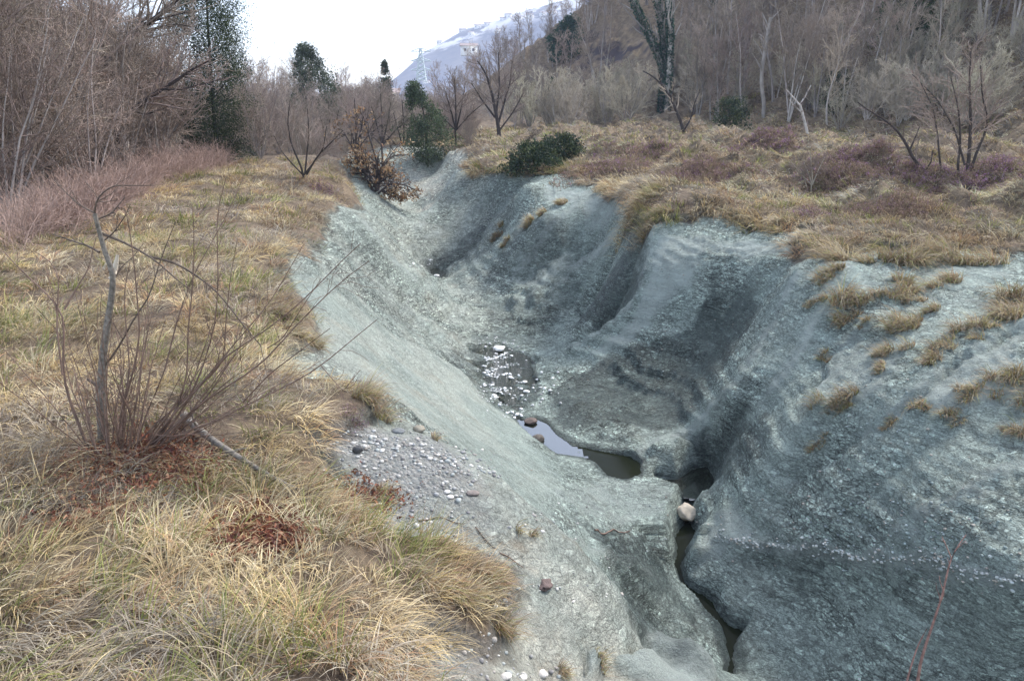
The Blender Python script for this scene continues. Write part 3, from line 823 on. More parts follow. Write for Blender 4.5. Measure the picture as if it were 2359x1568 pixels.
def two_part(name, label, cat, tr, cr, mt, mc, group=None, names=('trunk', 'crown')):
    o = bpy.data.objects.new(name, None); COL.objects.link(o)
    o.empty_display_size = 0.2
    tag(o, label, cat, group)
    link(names[0], np_mesh(names[0], *tr, smooth=True), mt, o)
    link(names[1], np_mesh(names[1], *cr), mc, o)
    return o

def dup(root, loc, rz, s=1.0, label=None, tilt=0.0, sz=None):
    r = root.copy(); COL.objects.link(r)
    r.location = loc; r.rotation_euler = (tilt, 0, rz); r.scale = (s, s, sz or s)
    if label: r['label'] = label
    for ch in list(root.children):
        c = ch.copy(); COL.objects.link(c); c.parent = r
    return r

def leaf_cloud(rng, centers, per, rad, size, pal, up=0.0, squash=1.0):
    """small pointed leaf faces scattered about the given centres; returns V, F(tri), colours"""
    n = len(centers) * per
    c = np.repeat(centers, per, 0)
    g = rng.normal(0, 1, (n, 3)); g /= np.linalg.norm(g, axis=1, keepdims=True)
    rr = rad if np.ndim(rad) == 0 else np.repeat(rad, per)[:, None]
    p = c + g * rr * rng.uniform(0.2, 1, (n, 1)) ** 0.5 * np.array([1, 1, squash])
    d = rng.normal(0, 1, (n, 3)) + g * 0.8; d[:, 2] += up; d /= np.linalg.norm(d, axis=1, keepdims=True)
    w = np.cross(d, rng.normal(0, 1, (n, 3))); w /= np.linalg.norm(w, axis=1, keepdims=True) + 1e-9
    s = size * rng.uniform(0.6, 1.4, (n, 1))
    V = np.stack([p - w * s * 0.32, p + w * s * 0.32, p + d * s], 1).reshape(-1, 3)
    F = np.arange(n * 3).reshape(-1, 3)
    pal = np.array(pal)
    ci = pal[rng.integers(0, len(pal), len(centers))]
    col = np.repeat(np.repeat(ci, per, 0) * rng.uniform(0.7, 1.3, (n, 1)), 3, 0)
    return V, F, col

def leaf_obj(name, clouds, parent, mat=None):
    V, F, C, o = [], [], [], 0
    for v, f, c in clouds:
        V.append(v); F.append(f + o); C.append(c); o += len(v)
    return link(name, np_mesh(name, np.concatenate(V), np.concatenate(F), np.concatenate(C)), mat or M_LEAF, parent)

def smooth_line(pts, m):
    pts = np.asarray(pts, float)
    d = np.r_[0, np.cumsum(np.linalg.norm(np.diff(pts, axis=0), axis=1))]
    t = np.linspace(0, d[-1], m)
    out = np.stack([np.interp(t, d, pts[:, k]) for k in range(pts.shape[1])], 1)
    if m > 4:
        o = out.copy(); o[1:-1] = out[:-2] * 0.2 + out[1:-1] * 0.6 + out[2:] * 0.2; out = o
    return out

def traced(uv, y0, y1, wpx0, wpx1, m=14):
    """a limb measured on the photo, placed at its distance; width in px of the 1024 view"""
    n = len(uv)
    pts = [at_y(u, v, y0 + (y1 - y0) * i / max(n - 1, 1)) for i, (u, v) in enumerate(uv)]
    PL = smooth_line(pts, m)
    r = np.linspace(wpx0, wpx1, m) * 0.5 * PL[:, 1] / FPX
    return PL[None], r[None]

# ------------------------------------------------------------------ bare wood on the hillside and behind the ravine
def ground_pt(x, y, dz=0.0):
    return (float(x), float(y), float(H(x, y)) + dz)

TALL = [two_part('bare_tree', 'slender bare grey tree standing among the leafless wood on the hillside', 'tree',
                 *bare_tree_meshes(100 + i, 8.0, 0.085, st, 0.16, 1.0, 'tall', 0.009), M_BARKF, M_TWIG, 'bare trees of the hillside wood')
        for i, st in enumerate([1, 2, 1, 3, 2, 1])]
LOWT = [two_part('bare_shrub', 'pale bushy leafless shrub at the foot of the hillside wood', 'shrub',
                 *bare_tree_meshes(200 + i, 3.6, 0.03, 9, 0.42, 1.0, 'shrub', 0.007), M_BARKF, M_TWIGP, 'pale bare shrubs along the foot of the hillside', ('stems', 'twigs'))
        for i in range(4)]
THK = [two_part('bare_thicket_shrub', 'tangled leafless brown shrub in the thicket on the left bank', 'shrub',
                *bare_tree_meshes(300 + i, 4.6, 0.032, 8, 0.35, 1.25, 'shrub', 0.0045), M_BARKF, M_TWIG, 'bare shrubs of the left thicket', ('stems', 'twigs'))
       for i in range(5)]
protos_used = {}
def place(protos, k, loc, rz, s, sz=None, tilt=0.0, label=None, group=None):
    o = _place(protos, k, loc, rz, s, sz, tilt)
    if label: o['label'] = label
    if group: o['group'] = group
    return o
def _place(protos, k, loc, rz, s, sz, tilt):
    p = protos[k % len(protos)]
    if p.name not in protos_used:
        protos_used[p.name] = 1
        p.location = loc; p.rotation_euler = (tilt, 0, rz); p.scale = (s, s, sz or s)
        return p
    return dup(p, loc, rz, s, tilt=tilt, sz=sz)

def _toe(y): return (26 - 0.57 * (y - 40)) if y < 100 else (-8.2 + 0.30 * (y - 100))
_scar = [hit(*q)[:2] for q in [(1300,60),(1500,60),(1510,170),(1420,330),(1200,330),(1260,230)]]
_scd = [(p[0], p[1]) for p in _scar]
def SCAR(x, y):
    """open slope around the earth scar: only a few trees there"""
    return float(sdist(np.array([x]), np.array([y]), _scd)[0]) < 0 and (math.sin(x * 12.7 + y * 7.3) < 0.8)
rw = np.random.default_rng(77)
cnt = 0
for _ in range(6000):
    if cnt >= 225: break
    y = 46 + 85 * rw.uniform() ** 1.35
    x = rw.uniform(-0.08, 0.70) * y
    toe = _toe(y)
    if x - toe < -5.5: continue
    if x < 0.14 * y and y < 58: continue
    if SCAR(x, y): continue
    if 0.03 < x / y < 0.22 and y < 66: continue
    if y < 80 and 0.03 < x / y < 0.26 and cnt % 3: 
        cnt += 0
        if rw.uniform() < 0.6: continue
    s = rw.uniform(0.75, 1.15) * (0.80 if x - toe < 4 else 1.0) * (0.62 if x / y < 0.09 else 1.0)
    if x - toe < 5:
        place(TALL, cnt, ground_pt(x, y), rw.uniform(0, 6.28), s, label='slender bare tree in the front row of the wood at the foot of the hillside', group='front row of bare trees at the foot of the hillside')
    else:
        place(TALL, cnt, ground_pt(x, y), rw.uniform(0, 6.28), s)
    cnt += 1
def far_wood(name, n, lab, gen, sfun, protos):
    pts = []
    rg = np.random.default_rng(len(name) * 7 + n)
    while len(pts) < n:
        q = gen(rg)
        if q is not None: pts.append(q)
    pts = np.array(pts)
    me = bpy.data.meshes.new(name)
    me.vertices.add(len(pts)); me.vertices.foreach_set('co', np.column_stack([pts[:, 0], pts[:, 1], H(pts[:, 0], pts[:, 1]) - 0.05]).astype(np.float32).ravel())
    at = me.attributes.new('size', 'FLOAT', 'POINT'); at.data.foreach_set('value', np.array([sfun(rg, q) for q in pts], np.float32))
    at = me.attributes.new('kindno', 'INT', 'POINT'); at.data.foreach_set('value', rg.integers(0, len(protos), n).astype(np.int32))
    at = me.attributes.new('turn', 'FLOAT', 'POINT'); at.data.foreach_set('value', rg.uniform(0, 6.28, n).astype(np.float32))
    o = link(name, me, None)
    g = bpy.data.node_groups.new(name, 'GeometryNodeTree')
    g.interface.new_socket('Geometry', in_out='INPUT', socket_type='NodeSocketGeometry')
    g.interface.new_socket('Geometry', in_out='OUTPUT', socket_type='NodeSocketGeometry')
    gin = g.nodes.new('NodeGroupInput'); gout = g.nodes.new('NodeGroupOutput'); jn = g.nodes.new('GeometryNodeJoinGeometry')
    def att(nm, typ):
        a = g.nodes.new('GeometryNodeInputNamedAttribute'); a.data_type = typ; a.inputs[0].default_value = nm
        return [q for q in a.outputs if q.enabled and q.name == 'Attribute'][0]
    size, kn, turn = att('size', 'FLOAT'), att('kindno', 'INT'), att('turn', 'FLOAT')
    cx = g.nodes.new('ShaderNodeCombineXYZ'); g.links.new(turn, cx.inputs[2])
    for i, pr in enumerate(protos):
        cmp_ = g.nodes.new('FunctionNodeCompare'); cmp_.data_type = 'INT'; cmp_.operation = 'EQUAL'
        ins = [q for q in cmp_.inputs if q.enabled]
        g.links.new(kn, ins[0]); ins[1].default_value = i
        for ch in pr.children:
            oi = g.nodes.new('GeometryNodeObjectInfo'); oi.inputs['Object'].default_value = ch
            ip = g.nodes.new('GeometryNodeInstanceOnPoints')
            g.links.new(gin.outputs[0], ip.inputs['Points']); g.links.new(cmp_.outputs[0], ip.inputs['Selection'])
            g.links.new(oi.outputs['Geometry'], ip.inputs['Instance']); g.links.new(cx.outputs[0], ip.inputs['Rotation'])
            g.links.new(size, ip.inputs['Scale'])
            g.links.new(ip.outputs[0], jn.inputs[0])
    g.links.new(jn.outputs[0], gout.inputs[0])
    md = o.modifiers.new('trees', 'NODES'); md.node_group = g
    tag(o, lab, 'wood', kind='stuff')
    return o

def g1(rg):
    y = 58 + 150 * rg.uniform() ** 1.2; x = rg.uniform(-0.10, 0.75) * y
    return (x, y) if (x - _toe(y) > -4 and not SCAR(x, y) and not (0.03 < x / y < 0.22 and y < 80)) else None
far_wood('distant_wood', 620, 'leafless grey-brown wood that covers the upper hillside as one mass', g1, lambda rg, q: rg.uniform(0.7, 1.15) * (0.6 if q[0] / q[1] < 0.09 else 1.0), TALL)
# trees on the flat land beyond the bend
for k in range(70):
    y = rw.uniform(54, 95); x = rw.uniform(-0.36, 0.10) * y
    s = (2.6 + 0.052 * y * rw.uniform(0.5, 1)) / 8.0 * rw.uniform(0.75, 1.0)
    if -0.17 < x / y < -0.10: s *= 0.75
    if x / y > -0.13: s *= 0.62
    place(TALL, k + 3, ground_pt(x, y), rw.uniform(0, 6.28), s, label='small bare tree on the flat ground in the gap beyond the bend of the ravine', group='small bare trees in the gap beyond the ravine')
for k in range(120):
    u = rw.uniform(1180, 2358); y = rw.uniform(40, 58)
    x = (u / SC - 512) / FPX * y
    toe = _toe(y)
    if x - toe < -5 or x - toe > 12: continue
    place(LOWT, k, ground_pt(x, y), rw.uniform(0, 6.28), rw.uniform(0.6, 1.0))
for k in range(26):
    u = rw.uniform(1180, 1750); y = rw.uniform(58, 74)
    place(LOWT, k, ground_pt((u / SC - 512) / FPX * y, y), rw.uniform(0, 6.28), rw.uniform(0.9, 1.3))

# left thicket
edge = [hit(*q)[:2] for q in [(-150,640),(60,560),(180,500),(280,440),(430,392),(560,385),(660,372)]]
thk_n = 0
for _ in range(4000):
    if thk_n >= 95: break
    y = rw.uniform(15, 48); x = rw.uniform(-0.74, -0.16) * y
    ye = np.interp(x / y, [e[0] / e[1] for e in edge], [e[1] for e in edge])
    if y < ye + 0.8: continue
    if y > ye + 16: continue
    if x / y > -0.30 and y < 37: continue
    if -0.425 < x / y < -0.315 and y < 40: continue
    fr = x / y
    hmax = np.interp(fr, [-0.7, -0.45, -0.40, -0.33, -0.26, -0.2], [1.5, 1.4, 1.1, 1.0, 0.75, 0.5]) * (0.72 if y < ye + 3 else 1.0)
    fr_ = y < ye + 3
    place(THK, thk_n, ground_pt(x, y), rw.uniform(0, 6.28), hmax * rw.uniform(0.75, 1.1), label='lower bare brown shrub at the front of the left thicket, directly behind the brambles' if fr_ else None, group='front shrubs of the left thicket' if fr_ else None)
    thk_n += 1
LEFTT = [two_part('bare_left_tree', 'bare grey-brown tree rising out of the left thicket', 'tree',
                  *bare_tree_meshes(400 + i, 8.0, 0.07, 2, 0.2, 1.2, 'broad', 0.006), M_BARKF, M_TWIG, 'bare trees rising from the left thicket') for i in range(3)]
for k, (fr, y, s) in enumerate([(-.70,24,1.0),(-.64,27,.95),(-.60,22,.85),(-.57,30,1.0),(-.53,25,.9),(-.50,32,.95),(-.47,27,.8),(-.66,33,1.1),(-.45,36,.9),(-.42,40,.8),(-.55,38,1.1),(-.35,44,.75),(-.31,46,.72),(-.37,52,.8),(-.27,48,.55),(-.24,52,.5),(-.29,55,.7),(-.2,56,.5),(-.62,19,.7),(-.68,19.5,.8)]):
    place(LEFTT, k, ground_pt(fr * y, y), k * 1.7, s)

def g2(rg):
    y = rg.uniform(42, 80); x = rg.uniform(-0.37, -0.05) * y
    return (x, y) if float(_interp(ED, x, y)) > 1.2 else None
far_wood('gap_thicket', 210, 'continuous belt of bare reddish-brown brush closing the gap beyond the bend of the ravine', g2, lambda rg, q: rg.uniform(0.5, 0.85) * (0.7 + 0.004 * q[1]) * (0.75 if q[0] / q[1] > -0.15 else 1.0), THK)

# red bramble belt along the foot of the thicket
def bramble():
    rng = np.random.default_rng(31)
    P_ = []
    front = [hit(*q) for q in [(0,590),(120,545),(200,520),(260,480),(330,440),(420,410),(520,395)]]
    for _ in range(2600):
        t = rng.uniform(0, len(front) - 1.001); i = int(t); f = t - i
        p = front[i] * (1 - f) + front[i + 1] * f
        o = rng.uniform(0, 1) ** 0.8 * (1.5 + 0.10 * p[1])
        P_.append((p[0] - o * 0.35 + rng.normal(0, .15), p[1] + o))
    P_ = np.array(P_)
    st = np.column_stack([P_, H(P_[:, 0], P_[:, 1]) - 0.05])
    n = len(st)
    d = np.column_stack([rng.normal(0, .5, n), rng.normal(0, .5, n), np.ones(n)])
    L = rng.uniform(0.5, 1.25, n)
    B0 = grow(rng, st, d, L, np.full(n, .006), np.full(n, .003), 5, -0.05, 0.2)
    B1 = kids(rng, *B0, 4, 0.2, 1, 40, 0.5, 3, 0.02, 0.25, 0.7, 0.5, 0.0028)
    o = link('bramble', np_mesh('bramble', *join([tubes(*B0, 3), tubes(*B1, 3)])), M_TWIGR)
    tag(o, 'low tangle of reddish bare brambles along the foot of the left thicket', 'brambles', kind='stuff')
bramble()

# ------------------------------------------------------------------ grass
STRAW = np.array([[.60,.48,.27],[.66,.56,.36],[.50,.38,.21],[.44,.36,.25],[.54,.47,.31],[.38,.28,.17],[.56,.42,.20]])
STRAW = STRAW * 1.12
GREEN = np.array([[.20,.24,.07],[.30,.32,.09],[.38,.38,.13]])
GREYB = np.array([[.42,.36,.28],[.50,.44,.34],[.36,.30,.24],[.46,.37,.25]])
RUST = np.array([[.40,.24,.14],[.46,.30,.17]])

def blades(rng, root, az, a0, a1, L, W, col, seg=4, clampz=True, wob=0.25):
    n = len(root)
    V = np.empty((n, seg + 1, 2, 3), np.float32)
    p = root.copy(); az = az.copy()
    s = L / seg
    wdir = az + np.pi / 2 + rng.normal(0, 0.5, n)
    wz = rng.normal(0, 0.35, n)
    for k in range(seg + 1):
        w = W * (1 - (k / seg) ** 1.6) * 0.5 + 0.0003
        off = np.stack([np.cos(wdir) * w, np.sin(wdir) * w, wz * w], 1)
        V[:, k, 0] = p - off; V[:, k, 1] = p + off
        a = a0 + (a1 - a0) * ((k + 0.5) / seg)
        az = az + rng.normal(0, wob, n) / seg
        p = p + np.stack([np.cos(az) * np.sin(a) * s, np.sin(az) * np.sin(a) * s, np.cos(a) * s], 1)
        if clampz:
            p[:, 2] = np.maximum(p[:, 2], H(p[:, 0], p[:, 1]) + 0.008 + 0.02 * rng.random(n))
    b = (np.arange(n) * (seg + 1) * 2)[:, None] + (np.arange(seg) * 2)[None, :]
    F = np.stack([b, b + 1, b + 3, b + 2], -1).reshape(-1, 4)
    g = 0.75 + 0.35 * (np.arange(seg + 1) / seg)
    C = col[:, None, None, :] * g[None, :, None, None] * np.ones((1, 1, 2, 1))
    return V.reshape(-1, 3), F, C.reshape(-1, 3)

def tuft_field(rng, cx, cy, per, rad, Lm, Wm, greenness, lean_az, lean, seg=4, wild=1.0, varb=0.35):
    n = len(cx)
    kind = fbm(cx * 0.9 + 11, cy * 0.9, 3, 150)
    k2 = fbm(cx * 0.5, cy * 0.5 + 31, 3, 155)
    gr = rng.random(n) < np.clip(greenness + 0.55 * (kind - 0.05), 0.03, 0.75)
    base = np.where((k2 > 0.12)[:, None], GREYB[rng.integers(0, len(GREYB), n)], STRAW[rng.integers(0, len(STRAW), n)])
    base = np.where((rng.random(n) < 0.14)[:, None], RUST[rng.integers(0, 2, n)], base)
    tonev = np.clip(1 + 1.3 * varb * fbm(cx * 0.55 + 9, cy * 0.55, 3, 160) + varb * fbm(cx * 2.2, cy * 2.2, 2, 164), 0.42, 1.25)
    base = base * tonev[:, None]
    if varb > 0.5:
        base = base * np.array([.74, .82, .86])
        brn = fbm(cx * 0.4, cy * 0.4 + 5, 3, 167) > 0.10
        base = np.where(brn[:, None], base * np.array([.72, .62, .60]), base)
    ci = np.repeat(np.arange(n), per); m = len(ci)
    ang = rng.uniform(0, 2 * np.pi, m)
    rr = rad[ci] * np.sqrt(rng.random(m)) * 0.8
    x = cx[ci] + np.cos(ang) * rr; y = cy[ci] + np.sin(ang) * rr
    root = np.stack([x, y, H(x, y) - 0.01], 1)
    # blades leave the tuft outward, and all are laid over to the tuft's lean
    vx = np.cos(ang) * 0.9 + np.cos(lean_az[ci]) * lean[ci]; vy = np.sin(ang) * 0.9 + np.sin(lean_az[ci]) * lean[ci]
    az = np.arctan2(vy, vx) + rng.normal(0, 0.35 * wild, m)
    a0 = np.clip(rng.normal(0.45, 0.28, m) + 0.25 * lean[ci], 0.03, 1.3)
    a1 = a0 + np.clip(rng.normal(1.15, 0.40, m), 0.2, 2.2)
    L = Lm[ci] * rng.uniform(0.5, 1.25, m)
    green = gr[ci] & (rng.random(m) < 0.6)
    col = np.where(green[:, None], GREEN[rng.integers(0, 3, m)], base[ci])
    mixin = rng.random(m) < 0.25
    col = np.where((mixin & ~green)[:, None], STRAW[rng.integers(0, len(STRAW), m)], col)
    col = col * rng.uniform(0.65, 1.15, (m, 1))
    a1 = np.where(green, a0 + 0.5, a1)
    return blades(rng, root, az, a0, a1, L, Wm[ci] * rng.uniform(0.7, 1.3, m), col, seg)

def grass_obj(name, label, parts, cat='grass'):
    V, F, C, o = [], [], [], 0
    for v, f, c in parts:
        V.append(v); F.append(f + o); C.append(c); o += len(v)
    ob = link(name, np_mesh(name, np.concatenate(V), np.concatenate(F), np.concatenate(C)), M_BLADE)
    return tag(ob, label, cat, kind='stuff')

def scatter_grid(rng, x0, x1, y0, y1, step):
    gx, gy = np.meshgrid(np.arange(x0, x1, step), np.arange(y0, y1, step))
    return gx.ravel() + rng.uniform(-.5, .5, gx.size) * step, gy.ravel() + rng.uniform(-.5, .5, gx.size) * step

BARE = [hit(*q)[:2] for q in [(520,1130),(560,1180),(690,1240),(680,1285),(600,1270),(540,1210)]]   # leaf litter hollow
def left_turf():
    rng = np.random.default_rng(41)
    parts = []
    for (y0, y1, step, per, Lm, Wm, seg) in [(1.6, 5.2, .15, 62, .225, .0046, 5), (5.2, 9, .19, 52, .22, .0055, 4), (9, 15, .26, 50, .24, .0085, 3), (15, 32, .42, 46, .26, .015, 3)]:
        x, y = scatter_grid(rng, -0.80 * y1 - 1.5, 2.0, y0, y1, step)
        e = _interp(ED, x, y)
        ok = (e > 0.02) & (x > -0.78 * y - 1.2) & (x < 0.3 + 0.0 * y)
        ok &= ~((y > 15) & (x < -0.60 * y))
        dens = fbm(x * 0.8 + 5, y * 0.8, 3, 170)
        ok &= rng.random(len(x)) < np.clip(0.80 + 0.6 * dens, 0.25, 1.0)
        lit = sdist(x, y, BARE)
        ok &= (lit > 0.05) | (rng.random(len(x)) < 0.12)
        x, y, e = x[ok], y[ok], e[ok]
        n = len(x)
        # lie of the grass: towards the ravine with swirls
        la = 0.1 + 1.6 * fbm(x * 0.45, y * 0.45, 2, 180) - 0.3
        le = np.clip(0.75 + 0.9 * fbm(x * 0.6, y * 0.6, 2, 185), 0.1, 1.8)
        le = np.where(e < 0.35, 1.2, le)
        big = np.clip(1 + 0.55 * fbm(x * 1.1, y * 1.1, 2, 190), 0.45, 1.7)
        parts.append(tuft_field(rng, x, y, per, np.full(n, step * 0.75), Lm * big, np.full(n, Wm), 0.22, la, le, seg))
    grass_obj('dry_grass', 'matted straw-coloured winter grass with green tufts on the left bank', parts)
left_turf()

def right_turf():
    rng = np.random.default_rng(42)
    parts = []
    for (y0, y1, step, per, Lm, Wm, seg) in [(9, 20, .30, 46, .26, .010, 3), (20, 32, .42, 44, .28, .017, 3), (32, 60, .75, 40, .34, .032, 3)]:
        x, y = scatter_grid(rng, -8, 0.72 * y1 + 3, y0, y1, step)
        e = _interp(ED, x, y)
        ok = (e > 0.03) & (x < 0.72 * y + 2) & (x > np.where(y < 37, 1.2 - 0.095 * y, -0.2 * y))
        x, y, e = x[ok], y[ok], e[ok]
        n = len(x)
        gx = (H(x + .3, y) - H(x - .3, y)); gy = (H(x, y + .3) - H(x, y - .3))
        la = np.arctan2(-gy - 0.05, -gx - 0.12) + rng.normal(0, .3, n)
        le = np.clip(0.8 + 2.5 * np.hypot(gx, gy), 0.4, 1.8)
        big = np.clip(1 + 0.6 * fbm(x * 0.7, y * 0.7, 2, 192), 0.5, 1.7)
        pt = tuft_field(rng, x, y, per, np.full(n, step * 0.75), Lm * big, np.full(n, Wm), 0.10, la, le, seg, 1.0, 0.75)
        parts.append(pt)
    # turf hanging over the broken lip
    hx, hy = [], []
    for a_, b_ in zip(_re[:-1], _re[1:]):
        n_ = max(2, int(np.linalg.norm(b_ - a_) / 0.07))
        for q in range(n_):
            p_ = a_ + (b_ - a_) * (q + rng.random()) / n_
            hx.append(p_[0] + rng.normal(0, .16)); hy.append(p_[1] + rng.normal(0, .16))
    hx = np.array(hx); hy = np.array(hy); ok = (_interp(ED, hx, hy) > -0.32) & (rng.random(len(hx)) < np.clip(.6 + fbm(hx * 1.4, hy * 1.4, 2, 66), .08, 1))
    hx, hy = hx[ok], hy[ok]; n = len(hx)
    gx = H(hx + .25, hy) - H(hx - .25, hy); gy = H(hx, hy + .25) - H(hx, hy - .25)
    parts.append(tuft_field(rng, hx, hy, 40, np.full(n, .22), np.full(n, .38) * rng.uniform(.6, 1.3, n), np.clip(hy * .0006, .006, .02), 0.02, np.arctan2(-gy, -gx), np.full(n, 1.6), 4))
    grass_obj('terrace_grass', 'straw and brown tussocky grass covering the terrace above the right wall', parts)
right_turf()

# heather: separate purple and brown cushions
def heather(u, v, wx, wy, label, purple=0.6, h=0.16, seed=0):
    rng = np.random.default_rng(500 + seed)
    c = hit(u, v)
    sc = c[1] / FPX / SC
    rx = wx * sc / 2 * 1.25; ry = wy * 1.2
    o = bpy.data.objects.new('heather', None); COL.objects.link(o); o.location = c
    tag(o, label, 'heather', 'heather cushions on the banks')
    n = int(np.clip(500 * rx * ry * 1.7, 120, 1900))
    a = rng.uniform(0, 6.28, n); r = rng.random(n) ** 0.6 * (1 + 0.30 * np.sin(2 * a + seed) + 0.22 * np.sin(5 * a + 2 * seed)) * rng.uniform(.75, 1.3, n)
    x = c[0] + np.cos(a) * r * rx; y = c[1] + np.sin(a) * r * ry
    st = np.column_stack([x, y, H(x, y) - 0.02])
    d = np.column_stack([rng.normal(0, .45, n), rng.normal(0, .45, n) - 0.1, np.ones(n)])
    hh = h * rng.uniform(0.6, 1.5, n) * np.clip(1.1 - 0.6 * r ** 2, .35, 1.1)
    wd = max(0.003, 0.35 * c[1] / FPX)
    B = grow(rng, st, d, hh, np.full(n, wd * 0.6), np.full(n, wd * 0.4), 3, 0, .2)
    V, F = tubes(*B, 3)
    loc = np.array(c)
    link('sprigs', np_mesh('sprigs', V - loc, F), M_HEATHS, o)
    tips = B[0][:, -1]
    k = int(n * purple * .6)
    pur = leaf_cloud(rng, tips[:k] - loc, 8, 0.04 + wd, wd * 3.0, [(.27, .14, .24), (.32, .18, .28), (.22, .13, .19), (.30, .19, .17), (.30, .24, .14)], 0.8)
    brn = leaf_cloud(rng, tips[k:] - loc, 8, 0.05 + wd, wd * 3.0, [(.24, .16, .12), (.30, .20, .15), (.20, .16, .09)], 0.8)
    leaf_obj('flowers', [pur, brn], o)
    return o
M_HEATHS = simple('heather_stems', (0.13, 0.085, 0.07), 0.9, 0.3, 5.0)
HE = [(1745,332,160,1.6,'purple-brown heather cushion capping the highest hump of the terrace',.6,.3),
      (1960,372,200,1.3,'wide purple heather cushion behind the twiggy pale shrub on the terrace',.6,.25),
      (2110,415,140,1.0,'purple heather cushion at the foot of the leaning dark tree',.75,.22),
      (2290,405,190,1.1,'bright purple heather cushion right of the leaning dark tree',.9,.22),
      (1865,498,70,.4,'small vivid purple heather cushion just above the rim of the right wall',.95,.16),
      (1480,350,200,2.2,'faded reddish heather mat along the back of the terrace beside the low junipers',.35,.2),
      (1640,400,200,1.2,'dull red-brown heather mat in the middle of the terrace',.3,.2),
      (1400,390,150,1.2,'dark reddish heather mat just right of the low junipers',.3,.2),
      (2070,480,200,.9,'brown withered heather mat above the bare right rim',.2,.2),
      (1920,430,160,.9,'dark brown heather mat between the straw humps of the terrace',.25,.2),
      (815,978,50,.12,'tiny violet-blue heather tuft at the top of the gravel shoulder',.95,.07),
      (750,440,60,.5,'small purple heather tuft on the far tip of the left turf',.8,.1)]
for k, (u, v, wx, wy, lab, pu, hh) in enumerate(HE):
    heather(u, v, wx, wy, lab, pu, hh, k)

# separate tussocks rooted in the bare clay
def tussock(u, v, wpx, label, seed, L=None, group='grass tussocks rooted in the bare clay', hang=0.9, dens=1.0):
    rng = np.random.default_rng(600 + seed)
    c = hit(u, v); sc = c[1] / FPX / SC
    rad = wpx * sc * 0.55
    L = L or max(0.12, rad * 1.25)
    n = int(np.clip(620 * dens * (rad / 0.25), 120, 2200))
    g = np.array([H(c[0] + .3, c[1]) - H(c[0] - .3, c[1]), H(c[0], c[1] + .3) - H(c[0], c[1] - .3)])
    laz = math.atan2(-g[1], -g[0])
    ang = rng.uniform(0, 6.28, n); rr = np.sqrt(rng.random(n)) * rad * 0.75
    sub = rng.normal(0, 1, (4, 2)) * rad * np.array([.75, .5]); si = rng.integers(0, 4, n)
    x = c[0] + np.cos(ang) * rr * .7 + sub[si, 0]; y = c[1] + np.sin(ang) * rr * 0.5 + sub[si, 1]
    root = np.column_stack([x, y, H(x, y) - 0.01])
    az = np.arctan2(np.sin(ang) * .7 + math.sin(laz) * hang, np.cos(ang) * .7 + math.cos(laz) * hang) + rng.normal(0, .3, n)
    a0 = np.clip(rng.normal(.4, .3, n), .02, 1.3); a1 = a0 + np.clip(rng.normal(1.5, .4, n), .4, 2.4)
    pal = np.concatenate([STRAW * 0.85, RUST, GREYB, GREEN[1:]])
    col = pal[rng.integers(0, len(pal), n)] * rng.uniform(.6, 1.1, (n, 1))
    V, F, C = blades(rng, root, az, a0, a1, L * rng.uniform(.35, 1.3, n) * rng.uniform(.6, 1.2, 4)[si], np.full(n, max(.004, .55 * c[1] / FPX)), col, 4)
    o = link('grass_tussock', np_mesh('grass_tussock', V - c, F, C), M_BLADE)
    o.location = c
    return tag(o, label, 'tussock', group)
